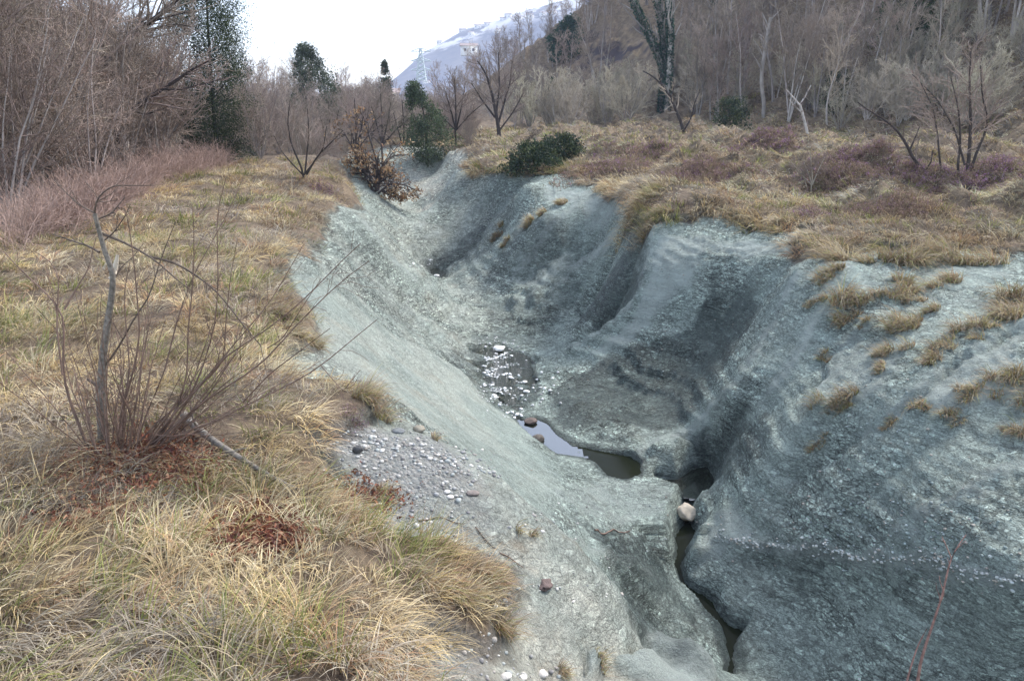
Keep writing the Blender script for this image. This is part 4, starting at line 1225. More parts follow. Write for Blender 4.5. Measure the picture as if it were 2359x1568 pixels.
TU = [(1905,640,60,'long rusty tussock hanging down the upper right flank, leftmost of the large ones'),
      (1945,600,80,'bushy straw tussock at the top of the right flank just under the terrace edge'),
      (1880,690,28,'small drooping rusty tussock at the lower tip of the long hanging one'),
      (2060,600,90,'wide straw tussock close under the terrace edge above the middle of the right flank'),
      (2020,655,85,'straw tussock leaning left in the middle of the upper right flank'),
      (1985,690,50,'brown tussock below the straw tussock in the upper right flank'),
      (1965,720,50,'dull brown tussock directly above the small rusty tuft on the crest'),
      (2110,580,70,'low straw tussock merging with the lower edge of the terrace grass'),
      (2220,610,100,'large golden tussock standing alone below the terrace edge on the right'),
      (2180,650,60,'golden tussock touching the lower left of the large lone one'),
      (2110,690,36,'flat little tussock on pale clay in the centre of the right flank'),
      (2150,715,40,'thin little tussock right of the flat one on pale clay'),
      (2090,750,80,'round olive tussock halfway down the right flank'),
      (2050,810,60,'yellow-green tussock under the round olive one'),
      (2020,850,36,'faint green tuft under the yellow-green tussock'),
      (1992,742,18,'tiny rust-coloured tuft on the crest of the pale clay rib'),
      (1905,820,22,'small ochre tuft in a crack left of the pale clay rib'),
      (1960,890,60,'brown tussock spread on the lower pale clay rib'),
      (1945,940,26,'small brown tuft below the spread brown tussock'),
      (1885,1020,26,'lone rust-orange tuft low on the right flank'),
      (2110,940,36,'dark tussock on the far side of the lower gully on the right'),
      (2170,970,50,'dark hanging tussock in the lower gully on the right'),
      (2050,980,22,'small tan tuft above the lower right slope'),
      (2340,690,90,'broad straw tussock at the right border, top of the diagonal turf strip'),
      (2290,725,80,'straw and purple-brown tussock second from the top in the diagonal turf strip'),
      (2240,755,70,'middle tussock of the diagonal turf strip on the right'),
      (2190,790,60,'fourth tussock down the diagonal turf strip on the right'),
      (2150,825,44,'lowest thin tussock of the diagonal turf strip on the right'),
      (2310,880,60,'green-brown tussock above the big clump at the right border'),
      (2320,940,130,'biggest shaggy tussock clump at the right border of the view'),
      (2350,1000,70,'drooping tussock under the biggest clump at the right border'),
      (2230,900,50,'pale sparse tussock left of the big clump at the right border'),
      (1785,525,40,'yellow-green cushion tussock on the bare clay just under the terrace rim'),
      (880,1145,44,'upright orange-brown tuft growing on the gravel shoulder'),
      (1212,1228,30,'small yellowish tuft on the smooth clay of the left shoulder'),
      (1385,1515,34,'dry tuft in the notch at the bottom of the left shoulder'),
      (1010,1015,22,'tiny dry tuft at the crest of the gravel shoulder'),
      (1030,1270,40,'small dry tuft at the grass edge above the clay of the shoulder'),
      (1305,1555,40,'short dry tuft beside the white stones at the bottom edge'),
      (1140,545,20,'small olive tuft on the spur beyond the recess'),
      (1165,560,18,'small rusty tuft on the spur beyond the recess'),
      (1240,500,30,'brown dry patch of grass below the low junipers on the wall'),
      (1290,470,26,'ochre dry tuft high on the spur under the low junipers'),
      (1500,505,50,'orange-brown tuft overhanging the dark recess at the rim')]
for k, (u, v, w, lab) in enumerate(TU):
    tussock(u, v, w, lab, k)
# shaggy hanging clump at the tip of the near turf
for k, (u, v, w, lab) in enumerate([(1120,1400,90,'shaggy tan clump overhanging the clay at the tip of the near turf'),
                                    (1060,1370,110,'wide drooping straw clump behind the tip of the near turf'),
                                    (1150,1350,60,'brown frayed clump at the outermost corner of the near turf'),
                                    (850,925,80,'golden-brown clump on the turf tongue beside the smooth slope'),
                                    (690,760,90,'orange-brown clump bulging over the smooth slope beside the tall shrub')]):
    tussock(u, v, w, lab, 60 + k, L=0.20 if v > 1000 else 0.26, group='hanging clumps along the edge of the left turf', dens=1.8)

# rust-red fallen leaves
def litter():
    rng = np.random.default_rng(71)
    pts = []
    for (u, v, su, sv, n) in [(610,1210,45,30,1500),(590,1245,60,22,900),(290,1060,70,40,1800),(420,1090,60,30,900),(840,1150,50,22,500),(200,1180,60,30,300),(560,1190,30,30,500)]:
        c = hit(u, v); sc = c[1] / FPX / SC
        pts.append(np.column_stack([c[0] + rng.normal(0, su * sc, n), c[1] + rng.normal(0, sv * sc * 2.2, n)]))
    p = np.concatenate(pts)
    p = np.column_stack([p, H(p[:, 0], p[:, 1]) + rng.uniform(.005, .05, len(p))])
    V, F, C = leaf_cloud(rng, p, 2, 0.015, 0.028, [(.20,.075,.045),(.26,.11,.06),(.13,.05,.04),(.30,.17,.10)])
    tag(link('leaf_litter', np_mesh('leaf_litter', V, F, C), M_LEAF), 'rust-red fallen leaves lying around the shrub base and in hollows of the grass', 'leaves', kind='stuff')
litter()

# ------------------------------------------------------------------ single plants
def poly_from(parts):
    return join([tubes(PL, R, k) for PL, R, k in parts])

def near_tree():
    base = hit(238, 1022); y = base[1]
    o = bpy.data.objects.new('sapling', None); COL.objects.link(o); o.location = base
    tag(o, 'crooked broken sapling with grey lichened bark and a pale scar in the left grass', 'tree')
    T = traced([(240,1035),(236,990),(232,910),(238,810),(250,730),(260,660),(262,625),(250,600),(238,570),(229,530),(221,505),(218,492)], y, y - .15, 11, 4.0, 22)
    V, F = tubes(*T, 9); link('trunk', np_mesh('trunk', V - base, F, smooth=True), M_LICHEN, o)
    S = traced([(258,640),(266,612),(271,586)], y, y - .02, 7.5, 3.0, 5)
    V, F = tubes(*S, 8); link('broken_stub', np_mesh('broken_stub', V - base, F), M_PALE, o)['label'] = 'pale splintered stub of a snapped stem'
    limbs = [traced(q, y, y + dy, w0, w1, 12) for q, dy, w0, w1 in [
        ([(226,533),(255,545),(280,554),(310,570),(340,586),(372,610),(400,638),(446,672)], -.25, 3.2, .9),
        ([(219,500),(217,485),(222,458),(244,436),(266,425),(310,427),(357,426)], -.2, 2.2, .6),
        ([(345,590),(400,602),(448,630),(496,666),(532,710),(568,758),(600,794)], -.3, 2.6, 1.2),
        ([(600,794),(608,830),(616,870)], -.3, 1.2, .6),
        ([(229,580),(205,566),(180,558),(150,548),(120,538)], .3, 2.6, 1.0),
        ([(222,505),(245,496),(259,488),(287,455)], .1, 2.2, .8),
        ([(219,490),(180,470),(150,440),(120,410)], .3, 1.6, .6),
        ([(238,555),(262,535),(286,500),(300,470)], -.2, 1.8, .7),
        ([(256,655),(280,612),(306,592),(330,560)], .2, 1.8, .6),
        ([(236,850),(262,815),(288,775),(305,735),(344,686),(368,600),(404,510)], -.2, 2.6, .7),
        ([(228,890),(215,880),(202,872)], .1, 4.5, 3.0)]]
    rng = np.random.default_rng(9)
    PLs = np.concatenate([l[0] for l in limbs]); Rs = np.concatenate([l[1] for l in limbs])
    tw = kids(rng, PLs[:-1], Rs[:-1], 7, .2, 1, 45, .28, 4, .03, .2, .6, .4, .0013)
    tw2 = kids(rng, *tw, 2, .3, 1, 40, .5, 3, .03, .2, .7, .5, .0010)
    V, F = join([tubes(PLs, Rs, 5), tubes(*tw, 3), tubes(*tw2, 3)])
    link('branches', np_mesh('branches', V - base, F), M_BARK, o)
near_tree()

def near_shrub():
    base = hit(290, 1035); y = base[1]
    o = bpy.data.objects.new('shrub', None); COL.objects.link(o); o.location = base
    tag(o, 'large many-stemmed leafless shrub fanning out of the left grass beside the broken sapling', 'shrub')
    tr = [([(205,1035),(160,922),(144,862),(148,750),(148,714),(120,686),(48,622),(8,578)], .2, 3.4, .9),
          ([(148,712),(172,670),(204,618),(220,550)], .2, 2.0, .7),
          ([(144,862),(130,750),(132,710),(136,638),(124,606),(80,578)], .3, 2.0, .7),
          ([(216,1030),(200,950),(182,890),(165,840)], .3, 2.0, .7),
          ([(272,1040),(276,950),(304,870),(324,774),(316,690),(308,590),(296,510),(288,480)], -.2, 2.8, .7),
          ([(280,1040),(288,910),(300,850),(290,750),(285,670),(300,600)], .1, 2.4, .7),
          ([(330,1040),(400,950),(480,870),(516,818),(580,782),(680,710),(784,602),(830,560)], -.5, 2.8, .7),
          ([(350,1030),(420,960),(500,902),(600,842),(680,750),(784,646),(850,600)], -.6, 2.6, .7),
          ([(380,1020),(440,985),(492,974),(560,934),(680,878),(740,842),(800,790),(868,735)], -.7, 2.6, .7),
          ([(560,925),(620,860),(700,800),(760,755)], -.6, 1.6, .6),
          ([(340,1040),(400,960),(432,870),(432,750),(444,670),(448,550),(444,478)], -.2, 2.4, .7),
          ([(360,1035),(420,940),(444,902),(468,842),(496,750),(504,630),(496,490),(520,410)], -.3, 2.4, .7),
          ([(335,1040),(380,980),(440,890),(470,800),(490,745)], 0, 2.2, .8),
          ([(480,870),(516,830),(520,740),(530,640),(545,560)], -.4, 1.6, .6),
          ([(250,1045),(230,960),(215,900),(190,820)], .2, 1.8, .6),
          ([(260,1045),(262,960),(280,880),(278,800),(262,740)], .3, 2.0, .7),
          ([(390,990),(470,960),(540,952),(620,960)], -.5, 1.6, .6),
          ([(740,842),(790,900),(830,850)], -.7, 1.0, .5),
          ([(616,800),(650,780),(700,700),(740,640)], -.5, 1.2, .5),
          ([(300,1040),(370,960),(430,920),(490,850),(540,790),(620,700),(700,560)], 0.2, 2.2, .6),
          ([(310,1040),(340,940),(380,860),(400,760),(440,640),(520,500),(560,410)], .3, 2.2, .6)]
    L = [traced(q, y, y + dy, w0, w1, 14) for q, dy, w0, w1 in tr]
    PLs = np.concatenate([l[0] for l in L]); Rs = np.concatenate([l[1] for l in L])
    rng = np.random.default_rng(19)
    n = 58
    t = np.clip(rng.beta(1.6, 1.3, n), 0, 1)
    lean = np.radians(-28 + 90 * t) + rng.normal(0, .08, n)
    d = np.column_stack([np.sin(lean), rng.normal(0, .35, n), np.cos(lean)])
    st = np.column_stack([base[0] - 0.20 + 0.46 * t + rng.normal(0, .03, n), base[1] + rng.normal(0, .12, n), np.zeros(n)])
    st[:, 2] = H(st[:, 0], st[:, 1]) - 0.03
    ln = rng.uniform(0.35, 1.45, n)
    E = grow(rng, st, d, ln, rng.uniform(.0035, .0075, n), np.full(n, .0016), 14, .012, .055)
    t1 = kids(rng, PLs, Rs, 9, .2, 1, 38, .24, 4, .04, .18, .55, .4, .0013)
    t2 = kids(rng, *E, 6, .25, 1, 36, .35, 4, .04, .18, .6, .4, .0012)
    t3 = kids(rng, *t2, 2, .3, 1, 36, .5, 3, .04, .2, .7, .5, .0010)
    V, F = join([tubes(PLs, Rs, 6), tubes(*E, 5)])
    link('stems', np_mesh('stems', V - base, F, smooth=True), M_STEM, o)
    V, F = join([tubes(*t1, 3), tubes(*t2, 3), tubes(*t3, 3)])
    link('twigs', np_mesh('twigs', V - base, F), M_STEM, o)
near_shrub()

def fallen(name, label, uv, w0, w1, mat, lift=0.03, m=14, cat='branch', stubs=0, seed=1):
    P0 = np.array([hit(*q) for q in uv]); PL = smooth_line(P0, m)
    PL[:, 2] = H(PL[:, 0], PL[:, 1]) + lift
    r = np.linspace(w0, w1, m) * .5 * PL[:, 1] / FPX
    parts = [tubes(PL[None], r[None], 7)]
    if stubs:
        rng = np.random.default_rng(seed)
        parts.append(tubes(*kids(rng, PL[None], r[None], stubs, .1, .95, 50, .18, 4, .02, .2, .5, .4, .0015), 4))
    V, F = join(parts); c = PL[0].copy()
    o = link(name, np_mesh(name, V - c, F, smooth=True), mat); o.location = c
    return tag(o, label, cat)
fallen('fallen_branch', 'grey lichened fallen branch lying in the grass right of the large shrub', [(425,975),(460,1010),(520,1055),(590,1100),(685,1150)], 9, 4, M_LICHEN, .07, stubs=7)
fallen('fallen_twig', 'curved dark twig lying on the pale clay of the shoulder', [(965,1202),(1000,1198),(1040,1203),(1068,1210)], 1.8, 1.0, M_BARK, .01)
fallen('fallen_twig', 'thin forked twig lying below the curved twig on the shoulder', [(1095,1220),(1115,1242),(1140,1268)], 1.5, .8, M_BARK, .01, stubs=3)
fallen('fallen_twig', 'reddish broken twig on the clay near the grass tip', [(1150,1275),(1175,1292),(1205,1310)], 1.6, .8, M_STEM, .01, stubs=4, seed=3)
fallen('driftwood_branch', 'brown branch wedged in the stained patch low on the smooth slope', [(1370,1224),(1410,1222),(1450,1224)], 2, 1, M_STEM, .02, stubs=3, seed=4)

def right_sprig():
    y = 3.6
    pts = [(2113,1568),(2120,1520),(2137,1467),(2155,1415),(2172,1362),(2180,1323),(2190,1281),(2206,1255),(2225,1229)]
    A = traced(pts, y, y + .1, 3.6, 1.3, 18)
    B = traced([(2088,1568),(2100,1525),(2113,1485),(2134,1446)], y, y + .05, 2.6, 1.3, 8)
    a0 = A[0][0, 0]; gz = float(H(a0[0], a0[1] + 0.3))
    foot = np.array([a0[0] - .08, a0[1] + .25, gz - .05])
    PL1 = smooth_line([foot, (foot + a0) / 2 + np.array([-.03, 0, 0]), a0], 10)[None]
    b0 = B[0][0, 0]; PL2 = smooth_line([foot, (foot + b0) / 2 + np.array([-.06, 0, 0]), b0], 10)[None]
    rng = np.random.default_rng(3)
    tw = kids(rng, *A, 5, .5, 1, 35, .16, 4, .05, .12, .6, .4, .0012)
    V, F = join([tubes(*A, 6), tubes(*B, 5), tubes(PL1, np.full((1, 10), A[1][0, 0] * 1.1), 6), tubes(PL2, np.full((1, 10), B[1][0, 0] * 1.1), 5), tubes(*tw, 4),
                 tubes(*traced([(2190,1281),(2180,1258),(2169,1234)], y + .06, y + .06, 1.4, .8, 5), 4)])
    o = link('sprig', np_mesh('sprig', V - foot, F, smooth=True), M_REDB); o.location = foot
    tag(o, 'thin reddish bare two-stemmed sprig rising at the lower right before the clay wall', 'sprig')
M_REDB = simple('reddish_bark', (0.26, 0.15, 0.12), .85, .5, 30.0)
right_sprig()

# evergreen things
CON = [(.026,.045,.022), (.040,.062,.028), (.065,.080,.030), (.016,.030,.018)]
def evergreen(name, label, u, v, h, prof, seed, pal=CON, size=.11, per=22, n=700, cat='tree', y=None, trunkr=.09, lean=0.0, group=None):
    """prof: list of (height fraction, radius m, centre offset m)"""
    rng = np.random.default_rng(seed)
    c = hit(u, v) if y is None else np.array(ground_pt(at_y(u, v, y)[0], y))
    o = bpy.data.objects.new(name, None); COL.objects.link(o); o.location = c
    tag(o, label, cat, group)
    hf = rng.random(n) ** .9
    R = np.interp(hf, [p[0] for p in prof], [p[1] for p in prof]); off = np.interp(hf, [p[0] for p in prof], [p[2] for p in prof])
    a = rng.uniform(0, 6.28, n); rr = R * np.sqrt(rng.uniform(.15, 1, n)) * (1 + .22 * np.sin(a * 3 + hf * 9) + .15 * rng.normal(0, 1, n))
    cen = np.column_stack([np.cos(a) * rr + off, np.sin(a) * rr * .9, hf * h])
    hole = fbm(cen[:, 0] * .9 + seed, cen[:, 2] * .9, 2, 7)
    cen = cen[hole > -.45]
    cl = leaf_cloud(rng, cen, per, .16 + .02 * h, size, pal, .25, 1.2)
    leaf_obj('foliage', [cl], o)
    T, TR = grow(rng, np.array([[0, 0, -.2]]), np.array([[lean, 0, 1.0]]), np.array([h * .95]), np.array([trunkr]), np.array([.02]), 8, 0, .04)
    B = kids(rng, T, TR, 30, .08, .95, 60, .25, 4, .05, .12, .4, .3, .008)
    V, F = join([tubes(T, TR, 6), tubes(*B, 3)])
    link('trunk', np_mesh('trunk', V, F, smooth=True), M_BARKD, o)
    return o
evergreen('conifer', 'tall dark ragged evergreen standing at the far end of the left thicket', 500, 372, 8.6,
          [(0,1.1,.1),(.15,1.5,.1),(.35,1.55,0),(.55,1.45,.0),(.68,1.3,.1),(.75,.75,.2),(.85,.45,.25),(1,.12,.3)], 1, n=3000, per=34, size=.055, y=33)
evergreen('conifer', 'dark pine with a rounded top rising behind the trees left of the gap', 716, 300, 6.0,
          [(0,1.4,.3),(.4,1.6,.5),(.6,1.5,.7),(.75,1.2,.3),(.85,.8,.0),(1,.3,.0)], 2, n=800, per=20, size=.11, y=58, pal=[(.055,.075,.045),(.08,.10,.06),(.04,.055,.035)])
evergreen('juniper', 'grey-green juniper with two pointed tops on the far rim of the ravine', 985, 325, 4.1,
          [(0,.5,.1),(.15,1.2,.1),(.4,1.35,.1),(.6,.95,-.1),(.72,.62,-.4),(1,.25,-.75)], 3, pal=[(.07,.10,.05),(.10,.125,.06),(.045,.07,.04)], n=620, per=20, size=.10, y=45, cat='shrub')
evergreen('spruce', 'small narrow dark spruce against the sky in the gap', 888, 215, 5.2, [(0,1.0,0),(.5,.7,0),(.8,.35,0),(1,.08,0)], 4, n=260, y=85, size=.16)
evergreen('juniper', 'low spreading dark green juniper hanging over the right rim', 1215, 398, 1.0, [(0,1.0,0),(.5,1.2,.1),(1,.5,.3)], 5, n=260, per=22, size=.09, cat='shrub', trunkr=.04)
evergreen('juniper', 'darker dense juniper just behind and right of the hanging one', 1290, 372, 1.0, [(0,.9,0),(.5,1.0,0),(1,.4,0)], 6, n=240, per=22, size=.09, cat='shrub', trunkr=.04)
evergreen('juniper', 'small dark green bush at the foot of the hillside wood behind the terrace', 1680, 325, 1.9, [(0,.6,0),(.4,1.1,0),(1,.6,0)], 7, n=170, per=20, size=.11, cat='shrub', trunkr=.04, y=46)
evergreen('holly', 'dark green evergreen bush high up at the skyline of the hillside', 1295, 85, 5.0, [(0,1.2,0),(.5,1.6,.3),(1,.6,1.0)], 8, pal=[(.018,.050,.035),(.028,.070,.045)], n=330, per=18, size=.22, y=92)
evergreen('holly', 'dark evergreen clump inside the wood on the right half of the hillside', 2055, 262, 5.6, [(0,.9,.3),(.4,1.5,.3),(.7,1.0,-.2),(1,.5,-.5)], 9, pal=[(.018,.040,.022),(.035,.060,.025)], n=430, per=20, size=.15, y=54)
evergreen('holly', 'slim bright green bush beside the dark evergreen clump in the wood', 2090, 262, 3.6, [(0,.6,0),(.5,.8,.2),(1,.3,.2)], 10, pal=[(.05,.085,.03),(.035,.065,.025)], n=170, per=20, size=.14, y=53)
evergreen('holly', 'small dark green bush low in the wood above the earth scar', 1270, 215, 1.6, [(0,.7,0),(.6,.8,0),(1,.4,0)], 11, n=70, per=20, size=.18, y=85)
evergreen('holly', 'faint green bush low in the wood behind the pale forked tree', 1915, 320, 2.4, [(0,.6,0),(.5,.9,0),(1,.4,0)], 12, pal=[(.05,.07,.04),(.04,.06,.03)], n=110, per=18, size=.12, y=50)

def ivy_tree(label, limbs, y, seed, w0=5, w1=3, puff=.30, n=260, lowest=None):
    rng = np.random.default_rng(seed)
    u0, v0 = limbs[0][0]
    x0 = at_y(u0, v0, y)[0]; c = np.array(ground_pt(x0, y))
    o = bpy.data.objects.new('ivy_clad_tree', None); COL.objects.link(o); o.location = c
    tag(o, label, 'tree', 'ivy-clad trees on the hillside')
    LT, cl = [], []
    for li in limbs:
        A = traced(li, y, y, w0, w1, 16)
        if li is limbs[0] or True:
            foot = np.array([c[0], c[1], c[2] - .2])
            PL = smooth_line(np.vstack([foot[None], A[0][0]]), 16)[None]
        top = PL[0, -1] + (PL[0, -1] - PL[0, -3]) * 2.2
        PLx = smooth_line(np.vstack([PL[0], top[None]]), 20)[None]
        Rx = np.linspace(w0, w1, 20)[None] * .5 * y / FPX
        LT.append(tubes(PLx, Rx, 6))
        B = kids(rng, PLx, Rx, 14, .45, 1, 40, .3, 5, .08, .15, .5, .3, .012); LT.append(tubes(*B, 3))
        t = rng.integers(0, 15, n); f = rng.random((n, 1))
        cc = PL[0][t] * (1 - f) + PL[0][np.minimum(t + 1, 15)] * f
        lowz = lowest if lowest is not None else -99
        cc = cc[cc[:, 2] > c[2] + lowz]
        cl.append(leaf_cloud(rng, cc - c, 14, puff, .15, [(.018,.055,.035),(.030,.080,.050),(.014,.038,.028)], -.2, 1.3))
    V, F = join(LT)
    link('trunk', np_mesh('trunk', V - c, F, smooth=True), M_BARKF, o)
    leaf_obj('ivy', cl, o)
ivy_tree('ivy-clad tree with two slanting green stems, largest on the hillside', [[(1528,150),(1500,90),(1475,40),(1458,0)], [(1530,150),(1528,80),(1520,30),(1512,0)]], 66, 21, 6, 4, .34, 330)
ivy_tree('single upright ivy-clad trunk touching the slanting ivy stems from the right', [[(1542,140),(1545,80),(1541,30),(1538,0)]], 65, 22, 6, 4, .30, 260)
ivy_tree('thin ivy-clad trunk cut by the upper border, right of the largest ivy tree', [[(1655,60),(1650,30),(1644,0)]], 70, 23, 4, 3, .28, 160, 4.0)
ivy_tree('forked grey tree with a spindle of ivy in its crown above the small dark bush', [[(1760,240),(1752,190),(1757,140),(1765,95)]], 54, 24, 4, 3, .30, 240, 5.0)
ivy_tree('tall thin ivy-streaked trunk near the right border', [[(2225,200),(2222,100),(2218,0)]], 57, 25, 4, 3, .18, 150, 3.0)

def traced_tree(name, label, limbs, y, mat=None, seed=0, tw=8, twl=.3, minr=.006, cat='tree', up=.05, dz=0.0):
    """limbs: (list of uv, width start px, width end px, dy)"""
    rng = np.random.default_rng(seed)
    u0, v0 = limbs[0][0][0]
    c = at_y(u0, v0, y); c[2] = float(H(c[0], c[1]))
    o = bpy.data.objects.new(name, None); COL.objects.link(o); o.location = c
    tag(o, label, cat)
    L = []
    for i, (uv, a, b, dy) in enumerate(limbs):
        PL, R = traced(uv, y, y + dy, a, b, 14)
        if i == 0:
            PL[0, 0] = c + np.array([0, 0, -.15])
        L.append((PL, R))
    PLs = np.concatenate([l[0] for l in L]); Rs = np.concatenate([l[1] for l in L])
    V, F = tubes(PLs, Rs, 6)
    link('trunk', np_mesh('trunk', V - c, F, smooth=True), mat or M_BARKD, o)
    t1 = kids(rng, PLs, Rs, tw, .3, 1, 42, twl, 5, up, .18, .5, .3, minr)
    t2 = kids(rng, *t1, 6, .2, 1, 40, .5, 4, up, .2, .6, .4, minr * .7)
    V, F = join([tubes(*t1, 4), tubes(*t2, 3)])
    link('twigs', np_mesh('twigs', V - c, F), M_TWIG, o)
    return o
traced_tree('leaning_tree', 'dark bare tree bowed to the left at the back edge of the terrace', [
    ([(1578,322),(1570,285),(1555,250),(1540,215),(1520,190),(1500,172),(1480,163)], 3.6, 1.2, 0), ([(1530,203),(1520,185),(1515,170)], 1.6, .7, 0), ([(1545,225),(1552,200),(1551,180)], 1.6, .7, 0), ([(1575,300),(1592,270),(1600,235),(1612,205)], 1.8, .8, 0)], 46, seed=31, tw=16, twl=.3, minr=.009)
traced_tree('forked_tree', 'pale forked tree at the edge of the wood behind the terrace humps', [
    ([(1862,332),(1858,300),(1848,262),(1842,240)], 3.2, 2.4, 0), ([(1842,242),(1825,222),(1810,205)], 2.0, .8, 0), ([(1842,242),(1852,225),(1868,195)], 2.0, .8, 0), ([(1846,258),(1826,240),(1815,225)], 1.4, .6, 0)], 43, mat=M_PALEB if 'M_PALEB' in globals() else None, seed=32, tw=7, twl=.35, minr=.008)
traced_tree('leaning_tree', 'black leaning tree with long arched limb reaching left over the terrace', [
    ([(2180,435),(2168,420),(2130,395),(2105,372),(2092,340),(2078,315),(2060,292),(2030,270),(2000,255),(1975,235)], 4.4, 1.0, 0), ([(2095,345),(2110,310),(2118,290)], 2.0, .7, .1), ([(2130,395),(2145,370),(2148,345)], 1.8, .7, -.1)], 24, seed=33, tw=16, twl=.25, minr=.007)
traced_tree('bare_tree', 'multi-stemmed dark bare tree standing on the terrace near the right border', [
    ([(2222,440),(2228,400),(2232,350),(2236,280),(2232,200),(2236,110)], 4.2, 1.2, 0), ([(2210,440),(2205,380),(2212,330),(2208,250),(2190,180)], 3.0, .9, .2), ([(2235,395),(2250,345),(2268,310),(2276,270),(2262,225),(2258,150)], 3.0, .9, -.2), ([(2180,440),(2165,380),(2160,320),(2150,250),(2120,190)], 2.4, .8, 0), ([(2240,400),(2256,420),(2270,440)], 2, 1.0, 0), ([(2222,380),(2200,300),(2160,230),(2100,170)], 2.2, .7, .3)], 24, mat=None, seed=34, tw=26, twl=.42, minr=.007)
traced_tree('twiggy_shrub', 'pale round twiggy shrub between the straw humps of the terrace', [
    ([(1870,425),(1862,400),(1850,370)], 1.5, .6, 0), ([(1870,425),(1885,390),(1900,360)], 1.2, .5, .2), ([(1868,425),(1840,395),(1822,372)], 1.2, .5, -.2), ([(1872,425),(1868,380),(1866,350)], 1.2, .5, .3), ([(1858,430),(1848,400),(1835,380)], 1.2, .5, 0)], 24, mat=M_TWIGP, seed=35, tw=16, twl=.6, minr=.004, cat='shrub')
traced_tree('bare_tree', 'wide spreading bare tree with dark trunk in the middle distance beyond the ravine', [
    ([(1150,312),(1146,280),(1140,250),(1132,210),(1120,170),(1100,140)], 4.5, 1.4, 0), ([(1146,290),(1160,240),(1175,190),(1180,140)], 2.6, 1, .4), ([(1140,270),(1110,230),(1085,190)], 2.2, .9, -.4), ([(1143,260),(1150,200),(1148,120)], 2.4, .9, .2), ([(1150,300),(1180,260),(1205,215)], 2.0, .8, 0)], 52, seed=36, tw=18, twl=.5, minr=.011)
traced_tree('bare_tree', 'dark leaning bare tree whose limb crosses the left thicket diagonally', [
    ([(255,292),(290,262),(330,236),(370,206),(400,190),(440,160),(480,140)], 6.5, 1.6, 0), ([(300,256),(340,262),(400,240)], 2.4, 1.0, .3), ([(370,206),(420,205),(480,190),(520,178)], 2.2, .9, .2)], 25, seed=37, tw=16, twl=.4, minr=.005)
traced_tree('bare_tree', 'dark spreading bare tree reaching out of the upper left thicket toward the sky', [
    ([(235,150),(270,120),(305,85),(345,50),(385,20),(420,-10)], 8, 2.0, 0), ([(240,130),(250,90),(235,50),(220,10)], 4, 1.5, .3), ([(320,74),(370,62),(410,55),(440,62)], 3, 1.0, .2), ([(285,105),(300,60),(345,40),(340,0)], 3, 1.2, 0), ([(345,50),(400,35),(440,25)], 2.4, .9, .2)], 28, seed=38, tw=20, twl=.5, minr=.006)
traced_tree('bare_shrub', 'fan-shaped multi-stemmed bare shrub on the far left turf near the rim', [
    ([(700,402),(688,370),(670,330),(662,280),(668,230)], 2.2, .8, 0), ([(702,402),(706,360),(712,310),(708,250)], 2.0, .8, .2), ([(706,402),(730,360),(760,330),(790,300)], 2.0, .8, 0), ([(700,402),(725,370),(745,340),(752,290)], 1.6, .7, -.2), ([(698,402),(676,380),(650,350),(630,310)], 1.6, .7, .2)], 26, seed=39, tw=18, twl=.6, minr=.0045, cat='shrub')
for k, (u, v, lab) in enumerate([(820, 345, 'dense grey-brown bare shrub behind the shrub with dry leaves'), (880, 335, 'bare shrub left of the two-topped juniper'), (760, 352, 'bare shrub on the left side of the bend, behind the turf tip'), (1050, 300, 'low bare shrub right of the two-topped juniper'), (800, 400, 'bare brushy shrub on the turf tip, left of the shrub with dry leaves'), (930, 350, 'brushy bare shrub between the shrub with dry leaves and the two-topped juniper'), (845, 368, 'bare shrub directly above the shrub with dry leaves'), (900, 378, 'bare twiggy shrub leaning over the far bend of the ravine'), (640, 370, 'bare shrub at the left edge of the fan-shaped shrub')]):
    traced_tree('bare_shrub', lab, [([(u,v),(u-10,v-40),(u-24,v-90)], 2, .8, 0), ([(u,v),(u+12,v-50),(u+20,v-100)], 2, .8, .5), ([(u,v),(u+30,v-35),(u+60,v-60)], 1.6, .7, 0), ([(u,v),(u-30,v-30),(u-55,v-55)], 1.6, .7, 0), ([(u,v),(u,v-60),(u-4,v-120)], 2, .8, 0)], 44 + k, seed=60 + k, tw=18, twl=.7, minr=.009, cat='shrub')

def dry_leaf_shrub():
    rng = np.random.default_rng(81)
    y = 33.0
    c = hit(850, 440); y = c[1]
    o = bpy.data.objects.new('shrub', None); COL.objects.link(o); o.location = c
    tag(o, 'shrub keeping curled ochre-brown leaves, clinging to the bank where the ravine bends', 'shrub')
    L = [traced(q, y, y + dy, w0, w1, 10) for q, dy, w0, w1 in [
        ([(860,440),(840,400),(812,340),(790,300)], 1.5, 3, 1), ([(865,440),(870,380),(850,310),(840,280)], 2, 3, 1), ([(870,445),(900,420),(935,425),(960,440)], .5, 2.2, .8),
        ([(860,430),(890,370),(920,330)], 2, 2.4, .8), ([(850,420),(830,380),(800,370)], 1, 2, .8), ([(880,440),(910,445),(930,455)], .3, 2, .8), ([(870,440),(880,400),(895,385)], .6, 2, .8)]]
    PLs = np.concatenate([l[0] for l in L]); Rs = np.concatenate([l[1] for l in L])
    t1 = kids(rng, PLs, Rs, 26, .05, 1, 50, .42, 4, .03, .22, .6, .4, .008); t2 = kids(rng, *t1, 5, .2, 1, 40, .6, 3, .03, .22, .7, .5, .006)
    V, F = join([tubes(PLs, Rs, 5), tubes(*t1, 3), tubes(*t2, 3)])
    link('branches', np_mesh('branches', V - c, F), M_BARKD, o)
    cen = t2[0][:, -1]; keep = rng.random(len(cen)) < .55
    leaf_obj('leaves', [leaf_cloud(rng, cen[keep] - c, 5, .10, .10, [(.30,.17,.08),(.38,.25,.13),(.20,.11,.06),(.42,.30,.18)], -.3)], o)
dry_leaf_shrub()

